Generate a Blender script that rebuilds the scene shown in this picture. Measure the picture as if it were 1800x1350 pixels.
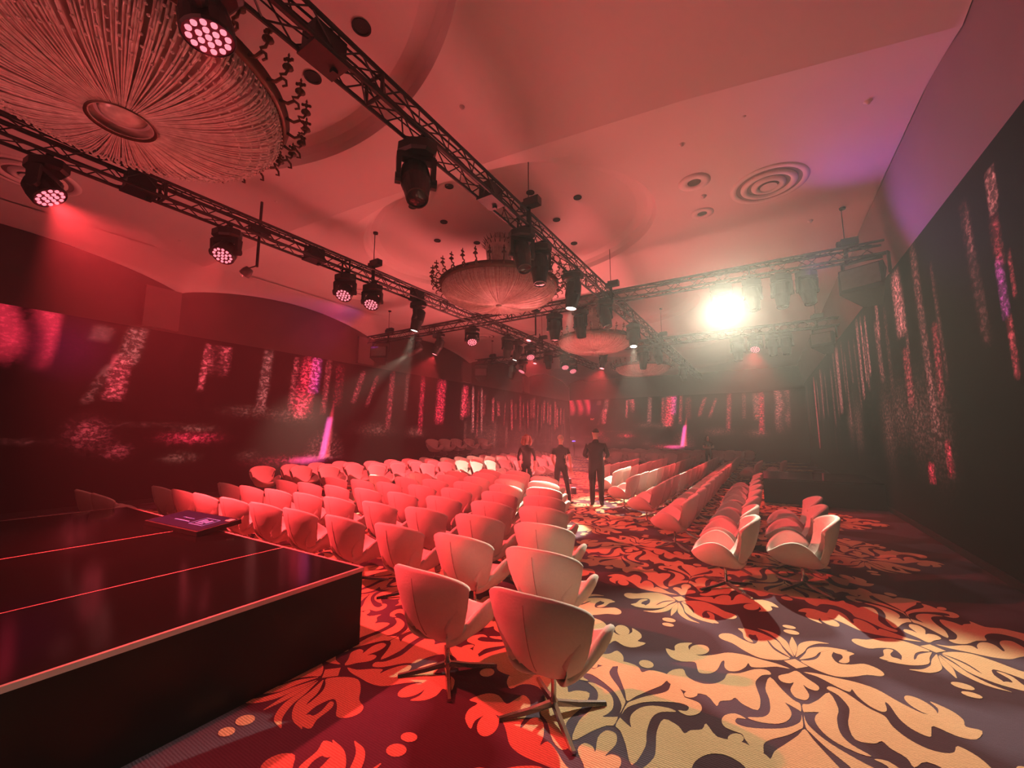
import bpy, math, random
import numpy as np
from mathutils import Vector, Matrix, Quaternion

# ------------------------------------------------------------------ scene, camera, world, exposure
for o in list(bpy.data.objects):
    bpy.data.objects.remove(o, do_unlink=True)
SC = bpy.context.scene
COL = SC.collection
PI = math.pi
random.seed(7)
RNG = np.random.default_rng(11)

CAM_H, PITCH, YAW, FPX = 1.70, math.radians(7.1), math.radians(31.6), 715.0
cam_d = bpy.data.cameras.new('camera')
cam_d.sensor_fit = 'HORIZONTAL'
cam_d.sensor_width = 36.0
cam_d.lens = 36.0 * FPX / 1800.0
cam_d.clip_start = 0.05
cam_d.clip_end = 200
cam = bpy.data.objects.new('camera', cam_d)
COL.objects.link(cam)
cam.location = (0, 0, CAM_H)
cam.rotation_euler = (PI / 2 + PITCH, 0, YAW)
SC.camera = cam

SC.view_settings.view_transform = 'Standard'
SC.view_settings.look = 'None'
SC.view_settings.gamma = 1.0
SC.view_settings.use_curve_mapping = False
SC.view_settings.exposure = 0.0

SC.cycles.max_bounces = 3
SC.cycles.diffuse_bounces = 2
SC.cycles.glossy_bounces = 2
SC.cycles.transmission_bounces = 2
SC.cycles.volume_bounces = 0
SC.cycles.transparent_max_bounces = 4
SC.cycles.sample_clamp_indirect = 4.0
SC.cycles.use_denoising = True
SC.cycles.use_adaptive_sampling = True
SC.cycles.adaptive_threshold = 0.15
SC.cycles.adaptive_min_samples = 22

world = bpy.data.worlds.new('world')
SC.world = world
world.use_nodes = True
wn = world.node_tree
wn.nodes.clear()
w_out = wn.nodes.new('ShaderNodeOutputWorld')
w_bg = wn.nodes.new('ShaderNodeBackground')
w_bg.inputs['Color'].default_value = (0.05, 0.012, 0.012, 1)
w_bg.inputs['Strength'].default_value = 0.3
wn.links.new(w_bg.outputs[0], w_out.inputs['Surface'])
HAZE = 0.0092          # thin theatrical haze filling the whole room
if HAZE > 0:
    w_add = wn.nodes.new('ShaderNodeAddShader')
    for k, (den, g) in enumerate(((HAZE * 0.36, 0.0), (HAZE * 0.60, 0.76))):
        w_vs = wn.nodes.new('ShaderNodeVolumeScatter')
        w_vs.inputs['Color'].default_value = (0.95, 0.95, 0.95, 1)
        w_vs.inputs['Density'].default_value = den
        w_vs.inputs['Anisotropy'].default_value = g
        wn.links.new(w_vs.outputs[0], w_add.inputs[k])
    wn.links.new(w_add.outputs[0], w_out.inputs['Volume'])

world.cycles.volume_sampling = 'EQUIANGULAR'

RED = (1.0, 0.042, 0.05)
PINK = (1.0, 0.14, 0.115)
WARM = (1.0, 0.62, 0.33)
CREAM = (1.0, 0.83, 0.60)
UP = (1.0, 0.165, 0.16)
STAR = (1.0, 0.92, 0.66)
PURPLE = (0.42, 0.10, 0.85)


def spot(name, loc, target, color, power, angle, blend=0.3, radius=0.06):
    d = bpy.data.lights.new(name, 'SPOT')
    d.color = color
    d.energy = power
    d.spot_size = math.radians(angle)
    d.spot_blend = blend
    d.shadow_soft_size = radius
    o = bpy.data.objects.new(name, d)
    COL.objects.link(o)
    o.location = loc
    o.rotation_euler = (Vector(target) - Vector(loc)).to_track_quat('-Z', 'Y').to_euler()
    return o


# added red fill lamps for the ceiling, amid the seating and behind the camera
for p, t, e, a in (((-5.9, 13.4, 0.35), (-5.6, 7.0, 6.1), 900, 165), ((-5.6, 16.6, 0.35), (-5.6, 18.0, 6.1), 500, 165), ((-4.8, 11.2, 0.35), (-4.4, 3.2, 6.1), 1050, 165),
                   ((-6.9, 11.4, 0.35), (-8.0, 4.0, 6.1), 1100, 165), ((-1.6, -3.4, 0.35), (-1.9, 0.9, 6.1), 560, 92), ((-6.3, -2.6, 0.95), (-6.0, 2.0, 6.1), 420, 100)):
    spot('floor_uplight', p, t, UP, e, a, 1.0 if a > 120 else 0.6, 1.1)
# purple wash from the truss on to the coves
spot('cove_wash', (0.9, 9.3, 4.75), (2.3, 7.0, 5.5), PURPLE, 80, 110, 1.0, 0.08)
spot('cove_wash', (-11.2, 9.4, 4.75), (-13.2, 8.4, 5.8), PURPLE, 40, 80, 1.0, 0.08)


# ------------------------------------------------------------------ materials
def nmat(name):
    m = bpy.data.materials.new(name)
    m.use_nodes = True
    nt = m.node_tree
    return m, nt, nt.nodes['Principled BSDF']


def plain(name, color, rough=0.5, metal=0.0, var=0.12, scale=14.0, bump=0.0, emit=None, estr=0.0, spec=None):
    """principled surface with a little noise in its colour (and fine relief)"""
    m, nt, b = nmat(name)
    tc = nt.nodes.new('ShaderNodeTexCoord')
    nz = nt.nodes.new('ShaderNodeTexNoise')
    nz.inputs['Scale'].default_value = scale
    nz.inputs['Detail'].default_value = 1
    nt.links.new(tc.outputs['Object'], nz.inputs['Vector'])
    mx = nt.nodes.new('ShaderNodeMix')
    mx.data_type = 'RGBA'
    mx.inputs[6].default_value = tuple(c * (1 - var) for c in color) + (1,)
    mx.inputs[7].default_value = tuple(min(1, c * (1 + var)) for c in color) + (1,)
    nt.links.new(nz.outputs['Fac'], mx.inputs[0])
    nt.links.new(mx.outputs[2], b.inputs['Base Color'])
    b.inputs['Roughness'].default_value = rough
    b.inputs['Metallic'].default_value = metal
    if spec is not None:
        b.inputs['Specular IOR Level'].default_value = spec
    if bump:
        bp = nt.nodes.new('ShaderNodeBump')
        bp.inputs['Strength'].default_value = bump
        bp.inputs['Distance'].default_value = 0.01
        nt.links.new(nz.outputs['Fac'], bp.inputs['Height'])
        nt.links.new(bp.outputs[0], b.inputs['Normal'])
    if emit:
        b.inputs['Emission Color'].default_value = emit + (1,)
        b.inputs['Emission Strength'].default_value = estr
    return m


def carpet(name, c1, c2, rib=0.25):
    m, nt, b = nmat(name)
    tc = nt.nodes.new('ShaderNodeTexCoord')
    geo = nt.nodes.new('ShaderNodeNewGeometry')
    nz = nt.nodes.new('ShaderNodeTexNoise')
    nz.inputs['Scale'].default_value = 1.15
    nz.inputs['Detail'].default_value = 1
    nt.links.new(geo.outputs['Position'], nz.inputs['Vector'])
    rmp = nt.nodes.new('ShaderNodeValToRGB')
    rmp.color_ramp.elements[0].position = 0.46
    rmp.color_ramp.elements[1].position = 0.54
    rmp.color_ramp.elements[0].color = c1 + (1,)
    rmp.color_ramp.elements[1].color = c2 + (1,)
    nt.links.new(nz.outputs['Fac'], rmp.inputs[0])
    wv = nt.nodes.new('ShaderNodeTexWave')
    wv.bands_direction = 'Y'
    wv.inputs['Scale'].default_value = 22.0
    wv.inputs['Distortion'].default_value = 2.5
    wv.inputs['Detail'].default_value = 3
    wv.inputs['Detail Scale'].default_value = 3
    nt.links.new(geo.outputs['Position'], wv.inputs['Vector'])
    mul = nt.nodes.new('ShaderNodeMath')
    mul.operation = 'MULTIPLY_ADD'
    mul.inputs[1].default_value = rib
    mul.inputs[2].default_value = 1 - rib * 0.6
    nt.links.new(wv.outputs['Fac'], mul.inputs[0])
    hs = nt.nodes.new('ShaderNodeHueSaturation')
    nt.links.new(rmp.outputs[0], hs.inputs['Color'])
    nt.links.new(mul.outputs[0], hs.inputs['Value'])
    nt.links.new(hs.outputs[0], b.inputs['Base Color'])
    b.inputs['Roughness'].default_value = 0.95
    b.inputs['Specular IOR Level'].default_value = 0.1
    bp = nt.nodes.new('ShaderNodeBump')
    bp.inputs['Strength'].default_value = 0.3
    bp.inputs['Distance'].default_value = 0.004
    nt.links.new(wv.outputs['Fac'], bp.inputs['Height'])
    nt.links.new(bp.outputs[0], b.inputs['Normal'])
    return m


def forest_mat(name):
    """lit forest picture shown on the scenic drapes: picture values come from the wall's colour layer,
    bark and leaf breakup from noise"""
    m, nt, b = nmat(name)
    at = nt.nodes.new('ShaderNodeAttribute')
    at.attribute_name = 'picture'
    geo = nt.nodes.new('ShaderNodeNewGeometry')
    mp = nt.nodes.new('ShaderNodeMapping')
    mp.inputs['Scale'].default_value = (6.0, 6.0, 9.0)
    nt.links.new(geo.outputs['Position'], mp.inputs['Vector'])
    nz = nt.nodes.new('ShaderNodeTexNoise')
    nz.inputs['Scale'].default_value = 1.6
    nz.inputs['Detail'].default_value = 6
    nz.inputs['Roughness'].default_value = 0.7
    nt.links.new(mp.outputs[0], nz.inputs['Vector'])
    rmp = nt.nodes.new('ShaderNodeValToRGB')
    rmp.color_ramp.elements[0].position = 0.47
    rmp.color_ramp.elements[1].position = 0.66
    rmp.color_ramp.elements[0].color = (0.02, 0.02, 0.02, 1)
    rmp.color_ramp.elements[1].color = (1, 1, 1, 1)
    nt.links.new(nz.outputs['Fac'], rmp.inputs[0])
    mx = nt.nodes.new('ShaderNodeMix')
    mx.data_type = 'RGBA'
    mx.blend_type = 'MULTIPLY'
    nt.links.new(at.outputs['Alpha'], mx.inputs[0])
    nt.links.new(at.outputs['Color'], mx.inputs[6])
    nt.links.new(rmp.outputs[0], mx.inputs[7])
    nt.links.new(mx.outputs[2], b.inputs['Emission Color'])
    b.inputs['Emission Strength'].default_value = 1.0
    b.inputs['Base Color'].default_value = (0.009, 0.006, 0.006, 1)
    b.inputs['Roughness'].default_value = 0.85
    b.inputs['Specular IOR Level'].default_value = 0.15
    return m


M = {}
M['plaster'] = plain('ceiling_plaster', (0.74, 0.70, 0.66), 0.85, var=0.03, scale=1.2)
M['valance'] = plain('dark_valance', (0.065, 0.046, 0.045), 0.9, var=0.15, scale=2)  # masking colour; on the upper left wall it stands for shade
M['upper_wall'] = plain('upper_wall_paint', (0.27, 0.24, 0.26), 0.85, var=0.06, scale=1.5)  # one even tone, darker than the ceiling plaster
M['valance_trim'] = plain('valance_column', (0.14, 0.11, 0.105), 0.9, var=0.1, scale=2)  # plaster columns, toned down with the shaded wall behind them
M['carpet'] = carpet('carpet_ground', (0.070, 0.036, 0.050), (0.115, 0.090, 0.13), 0.25)
M['carpet_motif'] = carpet('carpet_cream', (0.66, 0.48, 0.28), (0.70, 0.52, 0.31), 0.42)
M['forest'] = forest_mat('forest_picture')
M['fabric'] = plain('wool_fabric', (0.80, 0.76, 0.70), 0.9, var=0.05, scale=60, bump=0.15)
M['seam'] = plain('seam_thread', (0.42, 0.36, 0.32), 0.9)
M['alu'] = plain('polished_aluminium', (0.55, 0.52, 0.50), 0.22, 1.0, var=0.1)
M['truss'] = plain('black_truss_paint', (0.016, 0.014, 0.014), 0.45, 0.0, var=0.3)
M['fixture'] = plain('black_fixture_plastic', (0.014, 0.013, 0.013), 0.42, var=0.3)
M['fixture_grey'] = plain('grey_fixture_trim', (0.10, 0.10, 0.10), 0.4, var=0.2)
M['gloss'] = plain('black_gloss_deck', (0.006, 0.005, 0.005), 0.10, var=0.4, scale=2.0, spec=0.5)
M['deck_side'] = plain('black_gloss_fascia', (0.005, 0.004, 0.004), 0.30, spec=0.25, var=0.4, scale=2.0)
M['edge'] = plain('pale_edge_trim', (0.75, 0.55, 0.52), 0.5, var=0.1)
M['matte'] = plain('matte_black', (0.012, 0.011, 0.011), 0.8, var=0.3)
M['bronze'] = plain('dark_bronze', (0.10, 0.055, 0.035), 0.45, 0.6, var=0.3, scale=8)
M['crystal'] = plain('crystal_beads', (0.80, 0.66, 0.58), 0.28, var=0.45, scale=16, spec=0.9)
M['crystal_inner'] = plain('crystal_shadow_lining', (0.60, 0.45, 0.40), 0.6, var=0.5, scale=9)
M['candle'] = plain('candle_white', (0.8, 0.74, 0.66), 0.5, var=0.05)
M['vent_mid'] = plain('vent_throat', (0.22, 0.19, 0.18), 0.9)
M['vent_dark'] = plain('recess_shadow', (0.02, 0.018, 0.018), 0.9)
M['lens_off'] = plain('dark_lens', (0.02, 0.02, 0.025), 0.08)
M['lens_white'] = plain('lit_white_lens', (0.9, 0.9, 0.85), 0.3, emit=(1.0, 0.93, 0.78), estr=14)
M['lens_star'] = plain('glaring_lens', (1, 1, 0.95), 0.3, emit=(1.0, 0.93, 0.72), estr=120)
M['lens_red'] = plain('lit_red_lens', (0.9, 0.4, 0.4), 0.3, emit=(1.0, 0.16, 0.18), estr=5)
M['led'] = plain('lit_pink_led', (0.6, 0.3, 0.3), 0.3, emit=(1.0, 0.26, 0.34), estr=1.3)
M['led_plate'] = plain('dark_led_plate', (0.10, 0.008, 0.03), 0.4, var=0.3)
M['exit'] = plain('exit_sign_red', (0.6, 0.05, 0.05), 0.4, emit=(1.0, 0.10, 0.08), estr=1.2)
M['bluelamp'] = plain('blue_lamp', (0.2, 0.2, 0.8), 0.4, emit=(0.18, 0.12, 1.0), estr=2.0)
M['screen'] = plain('dark_blue_screen', (0.008, 0.008, 0.03), 0.5, spec=0.15, emit=(0.02, 0.018, 0.10), estr=0.14)
M['screen_mark'] = plain('pale_blue_marks', (0.2, 0.25, 0.5), 0.4, emit=(0.14, 0.17, 0.45), estr=0.6)
M['suit'] = plain('black_cloth', (0.012, 0.011, 0.012), 0.85, var=0.3, scale=20)
M['skin'] = plain('skin', (0.62, 0.40, 0.31), 0.55, var=0.08)
M['hair_dark'] = plain('dark_hair', (0.035, 0.022, 0.016), 0.6, var=0.3, scale=40)
M['hair_red'] = plain('auburn_hair', (0.30, 0.10, 0.055), 0.6, var=0.4, scale=40)
M['hair_grey'] = plain('short_grey_hair', (0.45, 0.36, 0.30), 0.7, var=0.3, scale=40)
M['shoe'] = plain('black_shoe', (0.01, 0.01, 0.01), 0.35, var=0.3)


# ------------------------------------------------------------------ mesh helpers
class MB:
    def __init__(self):
        self.v, self.f, self.m = [], [], []

    def add(self, vs, fs, mi=0):
        n = len(self.v)
        self.v.extend(tuple(p) for p in vs)
        self.f.extend(tuple(i + n for i in f) for f in fs)
        self.m.extend([mi] * len(fs))
        return self

    def box(self, c, s, rot=None, mi=0, taper=1.0):
        hx, hy, hz = s[0] / 2, s[1] / 2, s[2] / 2
        vs = [Vector((x * hx * (taper if z < 0 else 1), y * hy * (taper if z < 0 else 1), z * hz))
              for z in (-1, 1) for y in (-1, 1) for x in (-1, 1)]
        if rot is not None:
            vs = [rot @ p for p in vs]
        c = Vector(c)
        return self.add([p + c for p in vs], [(0, 2, 3, 1), (4, 5, 7, 6), (0, 1, 5, 4), (2, 6, 7, 3), (0, 4, 6, 2), (1, 3, 7, 5)], mi)

    def tube(self, pts, r, n=8, mi=0, cap=True, flat=1.0):
        pts = [Vector(p) for p in pts]
        rs = r if isinstance(r, (list, tuple)) else [r] * len(pts)
        vs, fs = [], []
        up = None
        for i, p in enumerate(pts):
            a = pts[max(i - 1, 0)]
            b = pts[min(i + 1, len(pts) - 1)]
            t = (b - a).normalized()
            if up is None:
                up = Vector((0, 0, 1)) if abs(t.z) < 0.9 else Vector((1, 0, 0))
            s = t.cross(up).normalized()
            u2 = s.cross(t).normalized()
            up = u2
            for k in range(n):
                q = 2 * PI * (k + 0.5) / n
                vs.append(p + (s * math.cos(q) + u2 * math.sin(q) * flat) * rs[i])
        for i in range(len(pts) - 1):
            for k in range(n):
                k2 = (k + 1) % n
                fs.append((i * n + k, i * n + k2, (i + 1) * n + k2, (i + 1) * n + k))
        if cap:
            fs.append(tuple(reversed(range(n))))
            fs.append(tuple((len(pts) - 1) * n + k for k in range(n)))
        return self.add(vs, fs, mi)

    def lathe(self, prof, n=24, mi=0, mat=None, sx=1.0, sy=1.0):
        """profile of (radius, z) spun round z; mat places it"""
        vs, fs = [], []
        for r, z in prof:
            for k in range(n):
                q = 2 * PI * k / n
                p = Vector((r * sx * math.cos(q), r * sy * math.sin(q), z))
                vs.append(mat @ p if mat is not None else p)
        for i in range(len(prof) - 1):
            for k in range(n):
                k2 = (k + 1) % n
                fs.append((i * n + k, i * n + k2, (i + 1) * n + k2, (i + 1) * n + k))
        return self.add(vs, fs, mi)

    def sphere(self, c, r, n=8, mi=0, sc=(1, 1, 1)):
        c = Vector(c)
        vs, fs = [], []
        rows = max(3, n // 2)
        for i in range(rows + 1):
            a = PI * i / rows
            for k in range(n):
                q = 2 * PI * k / n
                vs.append(c + Vector((r * sc[0] * math.sin(a) * math.cos(q), r * sc[1] * math.sin(a) * math.sin(q), r * sc[2] * math.cos(a))))
        for i in range(rows):
            for k in range(n):
                k2 = (k + 1) % n
                fs.append((i * n + k, (i + 1) * n + k, (i + 1) * n + k2, i * n + k2))
        return self.add(vs, fs, mi)

    def mesh(self, name, mats, smooth=False):
        me = bpy.data.meshes.new(name)
        me.from_pydata([tuple(p) for p in self.v], [], self.f)
        for mt in (mats if isinstance(mats, (list, tuple)) else [mats]):
            me.materials.append(mt)
        if len(me.materials) > 1:
            me.polygons.foreach_set('material_index', self.m)
        if smooth:
            me.polygons.foreach_set('use_smooth', [True] * len(me.polygons))
        me.update()
        return me

    def build(self, name, mats, parent=None, smooth=False):
        return link(name, self.mesh(name, mats, smooth), parent)


def link(name, data, parent=None, mat=None):
    o = bpy.data.objects.new(name, data)
    COL.objects.link(o)
    if parent is not None:
        o.parent = parent
    if mat is not None:
        o.matrix_local = mat
    return o


def tag(o, label, cat, group=None, kind=None):
    o['label'] = label
    o['category'] = cat
    if group:
        o['group'] = group
    if kind:
        o['kind'] = kind
    return o


def empty(name, loc, rz=0.0, label=None, cat=None, group=None):
    o = bpy.data.objects.new(name, None)
    o.empty_display_size = 0.1
    COL.objects.link(o)
    o.location = loc
    o.rotation_euler = (0, 0, rz)
    if label:
        tag(o, label, cat, group)
    return o


def struct(o):
    o['kind'] = 'structure'
    return o


def catmull(pts, n, closed=False):
    P = [np.array(p, float) for p in pts]
    m = len(P)
    out = []
    segs = m if closed else m - 1
    for i in range(segs):
        p0 = P[(i - 1) % m] if closed or i > 0 else 2 * P[0] - P[1]
        p1 = P[i]
        p2 = P[(i + 1) % m]
        p3 = P[(i + 2) % m] if closed or i + 2 < m else 2 * P[-1] - P[-2]
        for k in range(n):
            t = k / n
            out.append(0.5 * ((2 * p1) + (p2 - p0) * t + (2 * p0 - 5 * p1 + 4 * p2 - p3) * t * t + (3 * p1 - p0 - 3 * p2 + p3) * t ** 3))
    if not closed:
        out.append(P[-1])
    return out


ORD = ['first', 'second', 'third', 'fourth', 'fifth', 'sixth', 'seventh', 'eighth', 'ninth', 'tenth', 'eleventh', 'twelfth',
       'thirteenth', 'fourteenth', 'fifteenth', 'sixteenth', 'seventeenth', 'eighteenth', 'nineteenth', 'twentieth']

# ------------------------------------------------------------------ room shell
XL, XR, Y0, Y1, ZC = -13.3, 2.3, -5.0, 30.5, 6.10
ZDL, ZDR, ZDF = 4.40, 4.85, 4.45

fl = MB().add([(XL, Y0, 0), (XR, Y0, 0), (XR, Y1, 0), (XL, Y1, 0)], [(0, 1, 2, 3)]).build('floor', M['carpet'])
struct(fl)


# ---- carpet motifs (cream scrollwork, one object for each medallion)
MOTIF_HALF = [
    [(0.034, -0.062), (0.122, 0.017), (0.229, 0.047), (0.332, -0.010), (0.422, -0.093), (0.501, -0.122), (0.531, -0.173), (0.506, -0.237), (0.435, -0.267), (0.353, -0.205), (0.271, -0.175), (0.244, -0.274), (0.263, -0.366), (0.224, -0.401), (0.191, -0.375), (0.173, -0.266), (0.137, -0.162), (0.083, -0.103)],
    [(0.399, -0.410), (0.331, -0.427), (0.230, -0.413), (0.274, -0.347), (0.310, -0.337), (0.311, -0.283), (0.278, -0.205), (0.309, -0.197), (0.346, -0.245), (0.361, -0.346)],
    [(0.040, 0.103), (0.123, 0.073), (0.228, 0.067), (0.338, 0.060), (0.440, 0.086), (0.516, 0.164), (0.564, 0.210), (0.632, 0.254), (0.696, 0.223), (0.724, 0.143), (0.705, 0.074), (0.786, 0.126), (0.818, 0.203), (0.806, 0.279), (0.872, 0.280), (0.815, 0.391), (0.734, 0.415), (0.647, 0.372), (0.621, 0.440), (0.597, 0.504), (0.532, 0.474), (0.492, 0.392), (0.475, 0.262), (0.457, 0.238), (0.449, 0.329), (0.416, 0.367), (0.361, 0.331), (0.318, 0.246), (0.302, 0.176), (0.281, 0.222), (0.216, 0.192), (0.123, 0.121)],
    [(0.706, 0.517), (0.769, 0.569), (0.795, 0.665), (0.770, 0.735), (0.710, 0.768), (0.630, 0.786), (0.524, 0.757), (0.457, 0.841), (0.442, 0.778), (0.386, 0.733), (0.359, 0.689), (0.318, 0.734), (0.235, 0.750), (0.222, 0.620), (0.243, 0.500), (0.251, 0.413), (0.213, 0.304), (0.159, 0.258), (0.187, 0.209), (0.261, 0.245), (0.350, 0.358), (0.414, 0.399), (0.430, 0.431), (0.442, 0.504), (0.490, 0.587), (0.560, 0.631), (0.628, 0.623), (0.673, 0.587)],
    [(0.293, 0.878), (0.351, 0.858), (0.404, 0.908), (0.418, 0.973), (0.397, 1.022), (0.345, 1.033), (0.307, 1.037), (0.293, 1.071), (0.258, 1.123), (0.206, 1.148), (0.203, 1.061), (0.168, 0.998), (0.089, 0.912), (0.029, 0.824), (0.006, 0.777), (0.006, 0.658), (0.019, 0.742), (0.088, 0.839), (0.184, 0.908), (0.289, 0.957), (0.344, 0.949), (0.339, 0.899)],
    [(0.166, 0.302), (0.194, 0.468), (0.173, 0.588), (0.171, 0.727), (0.209, 0.808), (0.286, 0.857), (0.238, 0.870), (0.147, 0.839), (0.087, 0.777), (0.058, 0.688), (0.068, 0.619), (0.085, 0.577), (0.022, 0.614), (0.006, 0.620), (0.006, 0.539), (0.042, 0.514), (0.098, 0.427)],
    [(0.574, 0.117), (0.575, 0.152), (0.586, 0.188), (0.605, 0.219), (0.629, 0.241), (0.654, 0.251), (0.678, 0.247), (0.696, 0.230), (0.706, 0.202), (0.706, 0.167), (0.696, 0.130), (0.677, 0.098), (0.652, 0.075), (0.625, 0.065), (0.601, 0.069), (0.583, 0.088)],
    [(0.299, 1.068), (0.301, 1.086), (0.308, 1.105), (0.320, 1.122), (0.334, 1.134), (0.348, 1.140), (0.361, 1.139), (0.371, 1.131), (0.375, 1.116), (0.374, 1.098), (0.366, 1.079), (0.355, 1.062), (0.340, 1.049), (0.325, 1.043), (0.312, 1.044), (0.303, 1.053)],
]
MOTIF_FULL = [
    [(0.000, 0.110), (0.051, 0.178), (0.114, 0.252), (0.101, 0.318), (0.054, 0.319), (0.027, 0.292), (0.051, 0.397), (0.033, 0.471), (0.000, 0.485), (-0.033, 0.471), (-0.051, 0.397), (-0.027, 0.292), (-0.054, 0.319), (-0.101, 0.318), (-0.114, 0.252), (-0.051, 0.178)],
    [(0.000, 0.800), (0.036, 0.879), (0.099, 0.994), (0.152, 1.088), (0.174, 1.166), (0.216, 1.192), (0.158, 1.244), (0.079, 1.245), (0.034, 1.223), (0.000, 1.176), (-0.034, 1.223), (-0.079, 1.245), (-0.158, 1.244), (-0.216, 1.192), (-0.174, 1.166), (-0.152, 1.088), (-0.099, 0.994), (-0.036, 0.879)],
    [(0.000, 0.075), (0.075, 0.000), (0.000, -0.075), (-0.075, 0.000)],
]


def smooth_poly(P):
    return [tuple(q) for q in catmull(P, 3, True)]


def carpet_motif_mesh():
    """cream scrollwork medallion; v (local y) runs towards its palmette"""
    mb = MB()
    lay = [0.0015]

    def poly(P):
        area = sum(P[i][0] * P[(i + 1) % len(P)][1] - P[(i + 1) % len(P)][0] * P[i][1] for i in range(len(P)))
        if area < 0:
            P = P[::-1]
        lay[0] += 0.00004
        mb.add([(x, y, lay[0]) for x, y in P], [tuple(range(len(P)))])

    def ribbon(sp, wd, flip):
        c = catmull([(p[0], p[1], w) for p, w in zip(sp, wd)], 5)
        lft, rgt = [], []
        for i, q in enumerate(c):
            a = c[max(i - 1, 0)]
            b = c[min(i + 1, len(c) - 1)]
            t = np.array([b[0] - a[0], b[1] - a[1]])
            t = t / (np.linalg.norm(t) + 1e-9)
            w = max(q[2], 0.002)
            lft.append(((q[0] - t[1] * w) * flip, q[1] + t[0] * w))
            rgt.append(((q[0] + t[1] * w) * flip, q[1] - t[0] * w))
        poly(lft + rgt[::-1])

    def disc(x, y, rx, ry, rot=0.0):
        n = 16
        poly([(x + rx * math.cos(2 * PI * k / n) * math.cos(rot) - ry * math.sin(2 * PI * k / n) * math.sin(rot),
               y + rx * math.cos(2 * PI * k / n) * math.sin(rot) + ry * math.sin(2 * PI * k / n) * math.cos(rot)) for k in range(n)])

    for P in MOTIF_HALF:
        Q = smooth_poly(P)
        poly(Q)
        poly([(-x, y) for x, y in Q])
    for P in MOTIF_FULL:
        poly(smooth_poly(P) if len(P) > 4 else P)
    disc(0, 1.30, .052, .055)
    for s in (1, -1):     # fan of petals below the diamond
        ribbon([(.03, -.085), (.10, -.20), (.14, -.31), (.24, -.40), (.36, -.44)], [.004, .030, .036, .024, .003], s)
        ribbon([(.008, -.11), (.045, -.24), (.075, -.36), (.15, -.46), (.25, -.50)], [.003, .022, .030, .024, .003], s)
    ribbon([(0, -.13), (0, -.30), (0, -.47)], [.003, .026, .004], 1)
    disc(.0, -.575, .058, .045, .2)
    disc(.012, -.68, .050, .036, .2)
    return mb.mesh('carpet_motif', M['carpet_motif'])


motif = carpet_motif_mesh()
PX, PY = 1.90, 2.73
cam_fw = Vector((-math.sin(YAW), math.cos(YAW), 0))
for row in range(-2, 11):
    for kind in (0, 1):
        yy = (3.90 if kind == 0 else 4.74) + row * PY
        if yy < 0.2 or yy > Y1 - 1.0:
            continue
        for i in range(-9, 3):
            xx = (0.09 if kind == 0 else -0.86) + i * PX
            if xx < XL + 0.6 or xx > XR - 0.6:
                continue
            d = Vector((xx, yy, 0))
            z = d.dot(cam_fw)
            if z < 0.6 or abs(d.dot(Vector((cam_fw.y, -cam_fw.x, 0)))) > z * 1.26 + 1.6:
                continue
            if -8.4 < xx < -3.4 and yy < 1.9:
                continue
            mo = link('carpet_motif', motif, fl)
            mo.location = (xx, yy, 0)
            mo.rotation_euler = (0, 0, PI if kind == 0 else 0)

# ---- ceiling: four bays, each with an oval recess
BAYC = [(-4.95, 1.05), (-4.95, 7.48), (-4.95, 13.95), (-4.95, 20.4), (-4.95, 26.8)]
RX, RY = 3.48, 2.58
CXL, CXR = -11.9, 2.04
edge_prof = [(-13.3, 4.35), (-11.9, 4.35), (-8.0, 4.45), (-6.0, 4.60), (-3.0, 4.87), (-0.6, 5.16), (2.04, 5.66), (2.3, 5.72)]


def bay_edge(n, x):
    """y of the fold between bay n-1 and bay n (n=1 is the one over the first chairs)"""
    y = np.interp(x, [p[0] for p in edge_prof], [p[1] for p in edge_prof])
    return float(y + (n - 1) * 6.45) if n > 0 else Y0


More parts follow.
